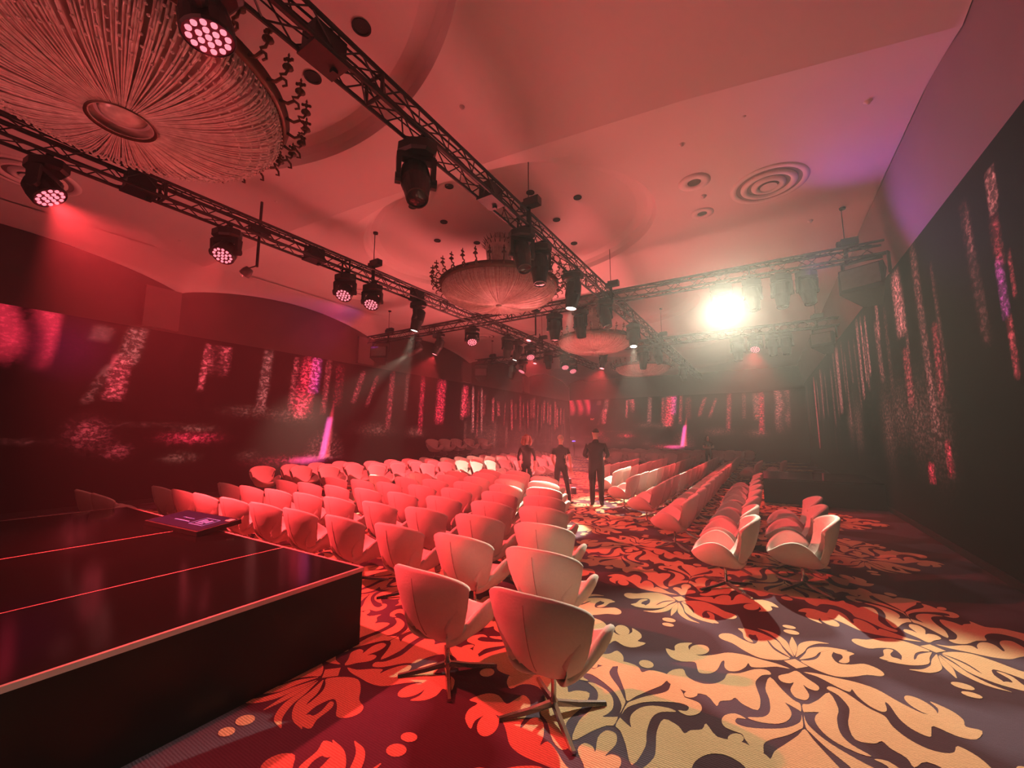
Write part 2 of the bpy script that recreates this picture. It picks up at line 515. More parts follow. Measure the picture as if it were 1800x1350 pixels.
def ceiling():
    mb = MB()
    N = 180
    for b, (cx, cy) in enumerate(BAYC):
        rings = []
        # recess profile, from its centre outwards, then the flat bay
        prof = [(0.0, 6.33), (0.4, 6.33), (0.78, 6.327), (0.89, 6.312), (0.95, 6.27), (0.98, 6.20), (0.995, 6.12), (1.0, ZC)]
        for r, z in prof:
            rings.append([(cx + RX * r * math.cos(2 * PI * k / N), cy + RY * r * math.sin(2 * PI * k / N), z) for k in range(N)])
        outer = []
        for k in range(N):
            dx, dy = RX * math.cos(2 * PI * k / N), RY * math.sin(2 * PI * k / N)
            lo, hi = 1.0, 6.0
            for _ in range(40):
                mid = (lo + hi) / 2
                x, y = cx + dx * mid, cy + dy * mid
                ok = CXL <= x <= CXR and bay_edge(b, min(max(x, CXL), CXR)) <= y <= (bay_edge(b + 1, min(max(x, CXL), CXR)) if b < 4 else Y1)
                lo, hi = (mid, hi) if ok else (lo, mid)
            outer.append((cx + dx * lo, cy + dy * lo))
        for f in (0.25, 0.5, 0.75, 1.0):
            ring = []
            for k in range(N):
                x0, y0, _ = rings[7][k]
                x1, y1 = outer[k]
                x, y = x0 + (x1 - x0) * f, y0 + (y1 - y0) * f
                e0, e1 = bay_edge(b, x), (bay_edge(b + 1, x) if b < 4 else Y1)
                near = min(abs(y - e0), abs(e1 - y))
                drop = 0.16 * max(0.0, 1 - near / 1.3) ** 1.6
                ring.append((x, y, ZC - drop))
            rings.append(ring)
        vs = [p for r in rings for p in r]
        fs = []
        for i in range(len(rings) - 1):
            for k in range(N):
                k2 = (k + 1) % N
                fs.append((i * N + k, (i + 1) * N + k, (i + 1) * N + k2, i * N + k2))
        mb.add(vs, fs)
        # four corners the rings leave open
        y_lo0, y_lo1 = bay_edge(b, CXL), bay_edge(b, CXR)
        y_hi0, y_hi1 = (bay_edge(b + 1, CXL), bay_edge(b + 1, CXR)) if b < 4 else (Y1, Y1)
        for (qx, qy) in ((CXL, y_lo0), (CXR, y_lo1), (CXL, y_hi0), (CXR, y_hi1)):
            on = [abs(outer[k][0] - qx) < 2e-3 for k in range(N)]
            ks = [k for k in range(N) if on[k] != on[(k + 1) % N]]
            k = min(ks, key=lambda k: (outer[k][0] - qx) ** 2 + (outer[k][1] - qy) ** 2)
            a, c = rings[-1][k], rings[-1][(k + 1) % N]
            mb.add([a, c, (qx, qy, ZC - 0.16)], [(0, 1, 2)])
    o = mb.build('ceiling', M['plaster'], smooth=True)
    me = o.data
    import bmesh
    bm = bmesh.new()
    bm.from_mesh(me)
    bmesh.ops.remove_doubles(bm, verts=bm.verts, dist=0.0005)
    bmesh.ops.recalc_face_normals(bm, faces=bm.faces)
    for e in bm.edges:
        if len(e.link_faces) == 2 and e.calc_face_angle() > 0.14:
            e.smooth = False
    bm.to_mesh(me)
    bm.free()
    return struct(o)


ceil = ceiling()
struct(MB().add([(XL, Y0, 6.46), (XL, Y1, 6.46), (XR, Y1, 6.46), (XR, Y0, 6.46)], [(0, 1, 2, 3)]).build('ceiling_slab', M['plaster']))


def z_lunette(y):
    return 5.50 + 0.58 * abs(math.sin(PI * (y - 4.35) / 6.45)) ** 0.75


# coves from the flat bays down to the side walls
mb = MB()
n = 220
ys = [Y0 + (Y1 - Y0) * i / n for i in range(n + 1)]
J = 8
for i, y in enumerate(ys):
    zl = z_lunette(y)
    for j in range(J + 1):
        t = j / J * PI / 2
        mb.v.append((CXL - (CXL - XL) * math.sin(t), y, zl + (ZC - 0.02 - zl) * math.cos(t)))
for i in range(n):
    for j in range(J):
        a = i * (J + 1) + j
        mb.f.append((a, a + 1, a + J + 2, a + J + 1))
        mb.m.append(0)
struct(mb.build('ceiling_cove_left', M['plaster'], smooth=True))
mb = MB()
for i, y in enumerate(ys[::10]):
    for j in range(J + 1):
        t = j / J
        mb.v.append((CXR + (XR - CXR) * t ** 1.3, y, ZC - 0.02 + (ZDR - ZC + 0.02) * t))
n2 = len(ys[::10]) - 1
for i in range(n2):
    for j in range(J):
        a = i * (J + 1) + j
        mb.f.append((a, a + J + 1, a + J + 2, a + 1))
        mb.m.append(0)
struct(mb.build('ceiling_cove_right', M['upper_wall'], smooth=True))


# ---- walls with the forest picture
# picture features are given in metres along the wall (s) and up (z):
# (kind, s, z0, z1, width, rgb, strength, speckle, lean)
def picture_wall(name, pos, length, height, feats, step=0.055, flip=False):
    ns, nz = int(length / step) + 1, int(height / step) + 1
    S = np.linspace(0, length, ns)
    Z = np.linspace(0, height, nz)
    SS, ZZ = np.meshgrid(S, Z, indexing='ij')
    rgb = np.zeros((ns, nz, 3))
    spk = np.ones((ns, nz)) * 0.9
    # faint undergrowth and trunks everywhere
    base = 0.5 + 0.5 * np.sin(SS * 2.1 + np.sin(SS * 0.7) * 2)
    rgb += (0.004 * base ** 2 * np.clip(ZZ / height, 0.15, 1))[..., None] * np.array([1.0, 0.12, 0.12])
    for f in feats:
        kind, s, z0, z1, w, col, st, sp, lean = f
        zc = np.clip((ZZ - z0) / max(z1 - z0, 1e-3), 0, 1)
        sc = s + lean * (zc - 0.5)
        inside = ((ZZ >= z0) & (ZZ <= z1)).astype(float)
        if kind == 'trunk':
            soft = np.clip(np.minimum(zc, 1 - zc) * 6 + 0.25, 0, 1)
            g = np.exp(-((SS - sc) / (w * 1.15)) ** 4) * inside * soft
        elif kind == 'block':
            g = (np.clip((w - np.abs(SS - sc)) / 0.15, 0, 1)) * inside * np.clip(zc * 2.2, 0, 1)
            g = g * (0.55 + 0.45 * np.sin(SS * 9 + np.sin(ZZ * 3)))
        elif kind == 'cone':
            ww = w * (1.15 - zc)
            g = np.exp(-((SS - sc) / np.maximum(ww, 0.03)) ** 2) * inside * np.clip((1 - zc) * 3, 0.1, 1)
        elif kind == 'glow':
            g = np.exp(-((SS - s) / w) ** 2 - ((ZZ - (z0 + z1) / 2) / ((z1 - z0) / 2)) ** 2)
        elif kind == 'fern':
            r = np.hypot((SS - s) / w, (ZZ - z0) / (z1 - z0))
            an = np.arctan2(ZZ - z0 + 0.05, SS - s)
            g = np.clip(1 - r, 0, 1) ** 0.8 * (0.35 + 0.65 * (np.sin(an * 34) > 0.1)) * (ZZ > z0)
        rgb += (g * st)[..., None] * np.array(col)
        spk = np.where(g > 0.15, np.minimum(spk, sp) if sp < 0.5 else spk, spk)
    P = [pos(s, z) for s in S for z in Z]
    idx = np.arange(ns * nz).reshape(ns, nz)
    q = np.stack([idx[:-1, :-1], idx[1:, :-1], idx[1:, 1:], idx[:-1, 1:]], -1).reshape(-1, 4)
    if flip:
        q = q[:, ::-1]
    me = bpy.data.meshes.new(name)
    me.from_pydata(P, [], [tuple(int(x) for x in f) for f in q])
    me.materials.append(M['forest'])
    ca = me.color_attributes.new('picture', 'FLOAT_COLOR', 'POINT')
    buf = np.concatenate([rgb.reshape(-1, 3), spk.reshape(-1, 1)], 1).astype(np.float32)
    ca.data.foreach_set('color', buf.ravel())
    me.update()
    return struct(link(name, me))


R1, R2, R3, PU, TA, DU = (1.0, 0.035, 0.08), (1.0, 0.09, 0.12), (1.0, 0.23, 0.22), (0.80, 0.09, 0.42), (0.75, 0.22, 0.18), (0.45, 0.08, 0.08)


def scatter_trunks(s0, s1, n, zt, seed, col=R2, st=0.35):
    r = random.Random(seed)
    out = []
    for i in range(n):
        s = s0 + (s1 - s0) * (i + r.random()) / n
        a = zt * (0.35 + 0.3 * r.random())
        out.append(('trunk', s, a, zt * (0.85 + 0.15 * r.random()), 0.05 + 0.10 * r.random(), col, st * (0.3 + r.random()), 1.0, 0.25 * (r.random() - 0.3)))
        if r.random() < 0.6:
            out.append(('trunk', s + 0.2, zt * 0.2, a, 0.06 + 0.06 * r.random(), TA, st * 0.35 * r.random(), 1.0, 0.1))
    return out


def forest_feats(o, zt, gain=1.0):
    """one 14 m wide view of the forest; o is where its lit sapling stands"""
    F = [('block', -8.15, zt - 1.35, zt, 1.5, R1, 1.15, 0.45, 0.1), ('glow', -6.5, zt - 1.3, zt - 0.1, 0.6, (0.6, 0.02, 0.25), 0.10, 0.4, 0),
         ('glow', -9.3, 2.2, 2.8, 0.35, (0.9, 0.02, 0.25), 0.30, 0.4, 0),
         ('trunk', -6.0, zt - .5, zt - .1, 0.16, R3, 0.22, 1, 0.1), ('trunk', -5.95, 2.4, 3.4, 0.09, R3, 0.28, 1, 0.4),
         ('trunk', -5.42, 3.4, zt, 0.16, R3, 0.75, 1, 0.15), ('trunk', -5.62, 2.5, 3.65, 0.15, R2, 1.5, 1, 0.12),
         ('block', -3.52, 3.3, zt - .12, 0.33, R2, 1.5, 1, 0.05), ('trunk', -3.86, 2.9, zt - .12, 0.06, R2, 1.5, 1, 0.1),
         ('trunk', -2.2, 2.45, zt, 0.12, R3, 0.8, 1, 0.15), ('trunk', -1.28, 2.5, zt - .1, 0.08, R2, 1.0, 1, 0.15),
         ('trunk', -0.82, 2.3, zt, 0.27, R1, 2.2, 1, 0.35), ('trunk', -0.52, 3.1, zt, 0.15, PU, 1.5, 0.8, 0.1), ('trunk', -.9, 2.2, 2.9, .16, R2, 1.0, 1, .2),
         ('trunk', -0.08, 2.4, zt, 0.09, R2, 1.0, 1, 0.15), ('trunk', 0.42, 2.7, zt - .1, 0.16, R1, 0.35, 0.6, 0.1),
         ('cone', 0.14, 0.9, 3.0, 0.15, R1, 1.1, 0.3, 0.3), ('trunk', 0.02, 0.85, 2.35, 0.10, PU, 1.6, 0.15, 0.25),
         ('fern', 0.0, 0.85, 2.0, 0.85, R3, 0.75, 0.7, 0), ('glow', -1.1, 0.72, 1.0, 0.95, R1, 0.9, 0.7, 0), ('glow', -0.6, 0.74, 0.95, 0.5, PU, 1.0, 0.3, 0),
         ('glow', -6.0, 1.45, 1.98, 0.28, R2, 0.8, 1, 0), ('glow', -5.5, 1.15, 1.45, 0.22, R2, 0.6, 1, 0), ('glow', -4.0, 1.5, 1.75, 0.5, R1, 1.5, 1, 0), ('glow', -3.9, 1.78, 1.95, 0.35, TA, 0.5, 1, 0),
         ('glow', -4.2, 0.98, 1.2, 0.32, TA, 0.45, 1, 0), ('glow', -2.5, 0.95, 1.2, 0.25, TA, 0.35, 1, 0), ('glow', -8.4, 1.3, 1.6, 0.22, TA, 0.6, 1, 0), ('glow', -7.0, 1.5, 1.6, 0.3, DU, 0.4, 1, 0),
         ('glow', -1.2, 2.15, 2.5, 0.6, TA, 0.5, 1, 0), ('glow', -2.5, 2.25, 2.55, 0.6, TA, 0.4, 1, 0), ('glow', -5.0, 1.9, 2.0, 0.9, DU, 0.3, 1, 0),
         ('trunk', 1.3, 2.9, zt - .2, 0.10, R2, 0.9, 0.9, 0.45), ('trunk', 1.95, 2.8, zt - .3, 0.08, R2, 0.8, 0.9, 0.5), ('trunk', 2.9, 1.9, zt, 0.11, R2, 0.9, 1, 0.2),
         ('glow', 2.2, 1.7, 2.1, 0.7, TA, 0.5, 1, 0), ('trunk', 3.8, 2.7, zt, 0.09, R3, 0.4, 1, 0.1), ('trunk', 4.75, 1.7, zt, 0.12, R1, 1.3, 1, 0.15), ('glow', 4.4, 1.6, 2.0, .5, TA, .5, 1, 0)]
    return [(k, o + ds, z0, z1, w, c, st * gain, sp, ln) for k, ds, z0, z1, w, c, st, sp, ln in F]


SL = lambda y: y - Y0
feats = forest_feats(SL(8.95), ZDL, 0.85)
feats += [('trunk', SL(15.0), 2.2, ZDL, 0.26, R1, 1.8, 1, 0.2)]
feats += scatter_trunks(SL(16.4), SL(30.0), 26, ZDL - 0.1, 5, R2, 0.9)
feats += [('trunk', SL(16.9), 2.6, ZDL - 0.1, 0.2, R1, 1.6, 0.8, 0.1), ('trunk', SL(17.6), 1.8, ZDL - 0.1, 0.08, R3, 1.2, 0.5, 0.0), ('trunk', SL(18.4), 1.8, ZDL - 0.1, 0.07, R3, 1.2, 0.5, 0.0)]
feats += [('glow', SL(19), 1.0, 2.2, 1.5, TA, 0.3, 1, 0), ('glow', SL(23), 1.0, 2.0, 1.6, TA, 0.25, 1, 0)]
wall_l = picture_wall('wall_left', lambda s, z: (XL, Y0 + s, z), Y1 - Y0, ZDL, feats)
# far wall: the same view again, from the left corner
feats = forest_feats(8.5, ZDF, 0.95)
feats += [('block', 14.35, 1.7, ZDF, 0.45, R3, 1.0, 1, 0.1), ('trunk', 13.0, 2.6, ZDF - 0.1, 0.16, R3, 0.7, 1, 0)]
wall_f = picture_wall('wall_far', lambda s, z: (XL + s, Y1, z), XR - XL, ZDF, feats)
feats = scatter_trunks(SL(6.8), SL(30.0), 24, ZDR, 21, R3, 0.35)
feats += [('trunk', SL(6.33), 4.1, 4.6, 0.07, R3, 0.9, 1, 0), ('trunk', SL(6.22), 4.2, 4.6, 0.03, R3, 0.7, 1, 0), ('trunk', SL(6.36), 3.5, 4.1, 0.07, R2, 0.6, 1, 0),
          ('trunk', SL(6.40), 2.95, 3.6, 0.05, PU, 1.6, 0.6, 0), ('trunk', SL(6.17), 3.1, 3.6, 0.03, R2, 0.8, 1, 0), ('trunk', SL(6.36), 2.3, 2.95, 0.05, R2, 0.9, 1, 0),
          ('trunk', SL(6.95), 3.9, 4.5, 0.04, R3, 0.4, 1, 0),
          ('trunk', SL(8.5), 2.2, 3.4, 0.11, R2, 0.55, 1, -.1), ('trunk', SL(9.4), 0.9, 1.25, 0.12, R1, 1.2, 1, 0), ('trunk', SL(8.55), 1.1, 1.6, 0.09, R1, 1.0, 1, 0),
          ('trunk', SL(10.1), 3.5, 4.75, 0.22, R3, 1.3, 1, 0), ('trunk', SL(10.0), 2.2, 3.3, 0.16, R2, 0.6, 1, 0), ('trunk', SL(11.7), 3.8, 4.65, 0.10, R3, 0.8, 1, 0),
          ('trunk', SL(12.9), 3.1, 4.6, 0.07, R3, 1.2, 0.7, 0), ('trunk', SL(13.4), 3.0, 4.7, 0.06, R3, 1.2, 0.6, 0), ('trunk', SL(13.9), 2.6, 4.75, 0.12, R3, 0.9, 1, 0),
          ('trunk', SL(17.6), 2.4, 4.7, 0.26, R3, 0.9, 1, 0), ('trunk', SL(25.2), 1.0, 4.6, 0.2, R2, 1.3, 0.6, 0.2), ('trunk', SL(22.5), 2.4, 4.6, 0.16, R3, 0.8, 0.6, 0)]
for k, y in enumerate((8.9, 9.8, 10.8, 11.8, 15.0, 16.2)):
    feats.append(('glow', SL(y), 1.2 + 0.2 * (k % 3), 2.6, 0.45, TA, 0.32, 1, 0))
wall_r = picture_wall('wall_right', lambda s, z: (XR, Y0 + s, z), Y1 - Y0, ZDR, feats, flip=True)

# left upper wall, its shade put into the colour; far masking; back wall
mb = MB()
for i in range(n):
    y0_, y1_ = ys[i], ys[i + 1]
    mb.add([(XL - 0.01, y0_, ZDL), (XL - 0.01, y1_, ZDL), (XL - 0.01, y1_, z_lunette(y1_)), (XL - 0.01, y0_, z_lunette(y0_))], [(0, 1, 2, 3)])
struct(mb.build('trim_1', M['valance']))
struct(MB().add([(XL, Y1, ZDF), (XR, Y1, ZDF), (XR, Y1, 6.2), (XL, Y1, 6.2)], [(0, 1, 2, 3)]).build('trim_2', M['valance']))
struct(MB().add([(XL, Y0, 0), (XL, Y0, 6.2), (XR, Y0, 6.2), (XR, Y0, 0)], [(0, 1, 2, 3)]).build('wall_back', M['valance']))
for i, y in enumerate((4.0, 10.45, 16.9, 23.3)):   # boxed columns on the upper left wall, darkened to match its shade
    struct(MB().box((XL + 0.06, y, 4.98), (0.12, 0.75, 1.06)).build('trim_%d' % (3 + i), M['valance_trim']))
struct(MB().box((XR - 0.02, (Y0 + Y1) / 2, 0.05), (0.03, Y1 - Y0, 0.10)).build('baseboard_right', M['matte']))
struct(MB().box((XL + 0.02, (Y0 + Y1) / 2, 0.05), (0.03, Y1 - Y0, 0.10)).build('baseboard_left', M['matte']))


# ---- things in the ceiling
def diffuser(x, y, label, r=0.60):
    t = empty('air_diffuser', (x, y, ZC), 0, label, 'air vent', 'round ceiling air diffusers')
    for k, (r0, r1, z) in enumerate(((1.0, 0.84, -0.02), (0.72, 0.56, -0.045), (0.44, 0.28, -0.055))):
        MB().lathe([(r * r0, 0.005), (r * r0, z * 0.5), (r * (r0 + r1) / 2, z), (r * r1, z * 0.7), (r * r1 * 0.97, 0.03)], 40).build('ring', M['plaster'], t, True)
    MB().lathe([(r * 0.22, -0.05), (0.001, -0.055)], 32).build('centre_disc', M['plaster'], t, True)
    MB().lathe([(r * 0.98, -0.004), (0.001, -0.004)], 40).build('throat', M['vent_mid'], t)


for x, y, l in ((0.35, 8.1, 'large round air diffuser with concentric rings beside the glaring spotlight'),
                (-10.6, 8.0, 'round air diffuser behind the paired red wash lights'),
                (-10.5, 14.6, 'small-looking round air diffuser beyond the cross truss over the red seats'),
                (-10.4, 1.2, 'round air diffuser at the upper left edge above the stage')):
    diffuser(x, y, l)
for x, y, r, l in ((-0.76, 7.34, 0.26, 'round recessed downlight with wide flat collar, nearer of the pair by the big diffuser'),
                   (-0.77, 8.52, 0.21, 'round recessed downlight with wide flat collar, farther of the pair by the big diffuser')):
    t = empty('collared_downlight', (x, y, ZC), 0, l, 'downlight', 'collared ceiling downlights')
    MB().lathe([(r, 0.0), (r, -0.012), (r * 0.45, -0.018), (r * 0.42, 0.0)], 32).build('collar', M['plaster'], t, True)
    MB().lathe([(r * 0.42, -0.006), (0.001, -0.006)], 28).build('aperture', M['bronze'], t)
holes = [(-4.73, 5.44), (-5.82, 5.58), (-5.67, 6.37), (-6.38, 6.95), (-5.64, 7.54), (-3.53, 6.41), (-2.82, 7.04), (-3.53, 7.58), (-3.64, 8.8), (-3.03, 9.40), (-3.62, 2.6), (-4.71, 2.7)]
hl = ['nearest the truss', 'near its left edge', 'beside the chandelier crown on the left', 'farthest left', 'just left of the chandelier finials', 'pierced by a hanging cable',
      'right of the hanging cable', 'right of the chandelier crown', 'right of the chandelier rim', 'on the rim with the motor cable']
for k, (x, y) in enumerate(holes):
    r = 0.065 if k < 10 else 0.085
    if k < 10:
        lab = 'small dark downlight hole in the middle ceiling oval, ' + hl[k]
    else:
        lab = ('black round downlight hole in the near ceiling oval, right of the truss' if k == 10
               else 'black round downlight hole in the near ceiling oval, among the chandelier cups')
    zz = 6.322
    o = MB().lathe([(r * 1.25, 0.0), (r * 1.25, -0.012), (r, -0.014), (r, -0.002), (0.001, -0.002)], 24).build('downlight_hole', M['vent_dark'])
    o.location = (x, y, zz + 0.003)
    tag(o, lab, 'downlight', 'ceiling downlight holes')
bumps = [(-3.18, 3.89, 'beside the truss over the near fold'), (1.46, 6.64, 'near the right cove'), (-0.78, 6.2, 'before the collared downlights'), (0.05, 6.03, 'between the fold and the big diffuser'),
         (-0.67, 7.88, 'between the two collared downlights'), (-11.0, 3.5, 'above the dark left valance'), (-7.54, 3.78, 'beyond the near chandelier'), (1.1, 10.0, 'above the right end of the cross truss')]
for x, y, l in bumps:
    o = MB().lathe([(0.05, 0.02), (0.05, -0.008), (0.028, -0.02), (0.022, -0.045), (0.001, -0.05)], 16).build('sprinkler_head', M['plaster'], None, True)
    o.location = (x, y, ZC - 0.005)
    tag(o, 'small ceiling sprinkler head ' + l, 'sprinkler', 'ceiling sprinklers')

# ------------------------------------------------------------------ stage and platforms
def platform(name, x0, x1, y0, y1, h, label, seams=(), trims=True, cat='stage', edge='edge'):
    t = empty(name, ((x0 + x1) / 2, (y0 + y1) / 2, 0), 0, label, cat)
    ox, oy = t.location.x, t.location.y
    w, d = x1 - x0, y1 - y0
    xs = [x0] + list(seams) + [x1]
    for a, b in zip(xs[:-1], xs[1:]):     # deck boards, a hair apart
        MB().box(((a + b) / 2 - ox, 0, h - 0.02), (b - a - 0.012, d - 0.02, 0.04)).build('deck_panel', M['gloss'], t)
    for cx, cy, sx, sy in ((0, d / 2 - 0.01, w, 0.02), (0, -d / 2 + 0.01, w, 0.02), (w / 2 - 0.01, 0, 0.02, d - 0.04), (-w / 2 + 0.01, 0, 0.02, d - 0.04)):
        MB().box((cx, cy, (h - 0.03) / 2), (sx, sy, h - 0.03)).build('fascia', M['deck_side'], t)
    if trims:
        for cx, cy, sx, sy in ((0, d / 2, w + 0.016, 0.018), (0, -d / 2, w + 0.016, 0.018), (w / 2, 0, 0.022, d), (-w / 2, 0, 0.018, d)):
            MB().box((cx, cy, h - 0.012), (sx, sy, 0.03)).build('edge_trim', M[edge], t)
        for s in seams:
            MB().box((s - ox, 0, h - 0.008), (0.012, d - 0.02, 0.02)).build('seam_strip', M[edge], t)
    return t


platform('stage', -8.42, -2.93, -3.6, 2.38, 0.60, 'low glossy black stage with pale pink edge trim', seams=(-5.85, -4.10))
platform('seating_platform', -0.10, 2.24, 12.35, 14.9, 0.60, 'low glossy black platform against the right wall', trims=False, cat='platform')
platform('seating_platform', -13.2, -11.3, 13.2, 18.2, 0.70, 'low black platform carrying five chairs by the left wall', trims=False, cat='platform')

# monitor lying over the rear edge of the stage
t = empty('floor_monitor', (-5.95, 2.30, 0.60), math.radians(3), 'flat dark blue confidence monitor lying on the rear edge of the stage', 'monitor')
rot = Matrix.Rotation(math.radians(7), 3, 'X')
MB().box((0, 0, 0.055), (1.26, 0.46, 0.05), rot).build('housing', M['matte'], t)
MB().box((0, -0.003, 0.082), (1.20, 0.41, 0.004), rot).build('screen', M['screen'], t)
mb = MB()
for c, s in (((0.30, 0.10, 0), (0.30, 0.008, 0.003)), ((0.30, -0.09, 0), (0.30, 0.008, 0.003)), ((0.15, 0.005, 0), (0.008, 0.19, 0.003)), ((0.45, 0.005, 0), (0.008, 0.19, 0.003)),
             ((0.23, 0.02, 0), (0.05, 0.09, 0.003)), ((0.30, 0.01, 0), (0.04, 0.07, 0.003)), ((0.37, 0.02, 0), (0.05, 0.08, 0.003)), ((0.30, -0.05, 0), (0.16, 0.014, 0.003)),
             ((-0.10, -0.05, 0), (0.34, 0.016, 0.003)), ((-0.12, 0.03, 0), (0.26, 0.010, 0.003))):
    mb.box(rot @ Vector((c[0], c[1], 0.0868 - 0.0)), s, rot)
mb.build('screen_marks', M['screen_mark'], t)
MB().box(rot @ Vector((0.56, 0.15, 0.0868)), (0.10, 0.07, 0.004), rot).build('sticker', M['candle'], t)

# ------------------------------------------------------------------ chairs
RIM = [(0, .335, .365), (.15, .33, .38), (.265, .285, .43), (.34, .185, .505), (.355, .065, .53), (.325, -.045, .475), (.262, -.125, .375), (.205, -.168, .318),
       (.185, -.215, .335), (.215, -.235, .44), (.285, -.225, .565), (.345, -.195, .65), (.352, -.20, .69), (.305, -.26, .735), (.175, -.345, .778), (0, -.38, .79)]


def shell_mesh(sub=3, lv_o=7, lv_i=6):
    """winged shell: outer skin, padded rim and inner skin in one closed surface"""
    rim = [np.array(p) for p in RIM]
    loop = rim + [np.array((-p[0], p[1], p[2])) for p in rim[-2:0:-1]]
    loop = catmull(loop, sub, True)
    N = len(loop)
    cen_o = np.array((0, -.015, .235))
    cen_i = np.array((0, .05, .365))
    loop = np.array(loop)
    hc = np.array((0, -.03, 0))
    rings = []
    for t in [(k + 0.35) / (lv_o + 0.35) for k in range(lv_o + 1)]:
        ring = []
        for p in loop:
            out = np.array((p[0], p[1], 0)) - hc
            c1 = np.array((hc[0] + out[0] * 0.80, hc[1] + out[1] * 0.78, 0.225 + 0.05 * max(0, p[2] - .4)))
            ring.append((1 - t) ** 2 * cen_o + 2 * t * (1 - t) * c1 + t * t * p)
        rings.append(ring)
    # rim roll
    out_dir = [(np.array((p[0], p[1], 0)) - hc) / np.linalg.norm(np.array((p[0], p[1], 0)) - hc) for p in loop]
    th = 0.05
    tang = np.roll(loop, -1, 0) - np.roll(loop, 1, 0)
    inn, up = [], []
    for k in range(N):
        tg = tang[k] / np.linalg.norm(tang[k])
        nrm = np.cross(np.cross(tg, out_dir[k]), tg)   # roughly outwards, square to the rim
        nrm = out_dir[k] - tg * np.dot(tg, out_dir[k])
        nrm /= np.linalg.norm(nrm)
        b = np.cross(tg, nrm)
        if b[2] < 0:
            b = -b
        inn.append(-nrm)
        up.append(b)
    rings.append([loop[k] + inn[k] * th * .16 + up[k] * .013 for k in range(N)])
    rings.append([loop[k] + inn[k] * th * .50 + up[k] * .020 for k in range(N)])
    rings.append([loop[k] + inn[k] * th * .84 + up[k] * .013 for k in range(N)])
    inner = np.array([loop[k] + inn[k] * th - up[k] * .004 for k in range(N)])
    for t in [1 - k / (lv_i + 0.3) for k in range(lv_i + 1)]:
        ring = []
        for k in range(N):
            p = inner[k]
            out = np.array((p[0], p[1], 0)) - hc
            c1 = np.array((hc[0] + out[0] * 0.80, hc[1] + out[1] * 0.74, 0.30 + 0.06 * max(0, p[2] - .4)))
            ring.append((1 - t) ** 2 * cen_i + 2 * t * (1 - t) * c1 + t * t * p)
        rings.append(ring)
    mb = MB()
    vs = [tuple(p) for r in rings for p in r]
    fs = []
    for i in range(len(rings) - 1):
        for k in range(N):
            k2 = (k + 1) % N
            fs.append((i * N + k, i * N + k2, (i + 1) * N + k2, (i + 1) * N + k))
    fs.append(tuple(reversed(range(N))))
    L = (len(rings) - 1) * N
    fs.append(tuple(L + k for k in range(N)))
    mb.add(vs, fs)
    return mb


def base_arm(mb, q, mi=0):
    d = Vector((math.cos(q), math.sin(q), 0))
    s = Vector((-d.y, d.x, 0))
    vs, fs = [], []
    for r, w, z0, z1 in ((0.012, .020, .045, .075), (0.16, .019, .022, .046), (0.345, .016, .004, .022)):
        for a, z in ((-w, z0), (w, z0), (w * .6, z1), (-w * .6, z1)):
            vs.append(d * r + s * a + Vector((0, 0, z)))
    for i in range(2):
        for k in range(4):
            k2 = (k + 1) % 4
            fs.append((i * 4 + k, i * 4 + k2, i * 4 + 4 + k2, i * 4 + 4 + k))
    fs += [(3, 2, 1, 0), (8, 9, 10, 11)]
    mb.add(vs, fs, mi)
    return mb


COLPROF = [(.001, .262), (.045, .262), (.045, .250), (.020, .244), (.016, .20), (.016, .09), (.026, .075), (.026, .045), (.001, .045)]
ME_SHELL = shell_mesh().mesh('shell', M['fabric'], True)
ME_COL = MB().lathe(COLPROF, 14).mesh('column', M['alu'], True)
ME_ARM = [base_arm(MB(), PI / 4 + k * PI / 2).mesh('base_arm', M['alu']) for k in range(4)]
# the stitched seam up the middle of the back
sm = []
for t in [i / 8 for i in range(9)]:
    tt = 0.42 + 0.55 * t
    p = np.array((0, -.375, .778))
    c1 = np.array((0, -.03 - .345 * 0.78, 0.225 + 0.05 * .378))
    q = (1 - tt) ** 2 * np.array((0, -.015, .235)) + 2 * tt * (1 - tt) * c1 + tt * tt * p
    sm.append((0, q[1] - 0.0015, q[2]))
ME_SEAM = MB().tube(sm, 0.003, 5).mesh('seam', M['seam'], True)
# a lighter whole chair for the far rows
far = shell_mesh(2, 4, 3)
far.m = [0] * len(far.f)
far.lathe(COLPROF, 8, 1)
for k in range(4):
    base_arm(far, PI / 4 + k * PI / 2, 1)
ME_FAR = far.mesh('chair_far', [M['fabric'], M['alu']], True)


def chair(x, y, rz, label, group, near=True, z=0.0):
    rz += random.uniform(-0.045, 0.045)
    x += random.uniform(-0.02, 0.02)
    y += random.uniform(-0.02, 0.02)
    if not near:
        o = link('shell_chair', ME_FAR)
        o.location = (x, y, z)
        o.rotation_euler = (0, 0, rz)
        return tag(o, label, 'chair', group)
    t = empty('shell_chair', (x, y, z), rz, label, 'chair', group)
    s = link('shell', ME_SHELL, t)
    link('seam', ME_SEAM, s)
    link('column', ME_COL, t)
    for me in ME_ARM:
        link('base_arm', me, t)
    return t


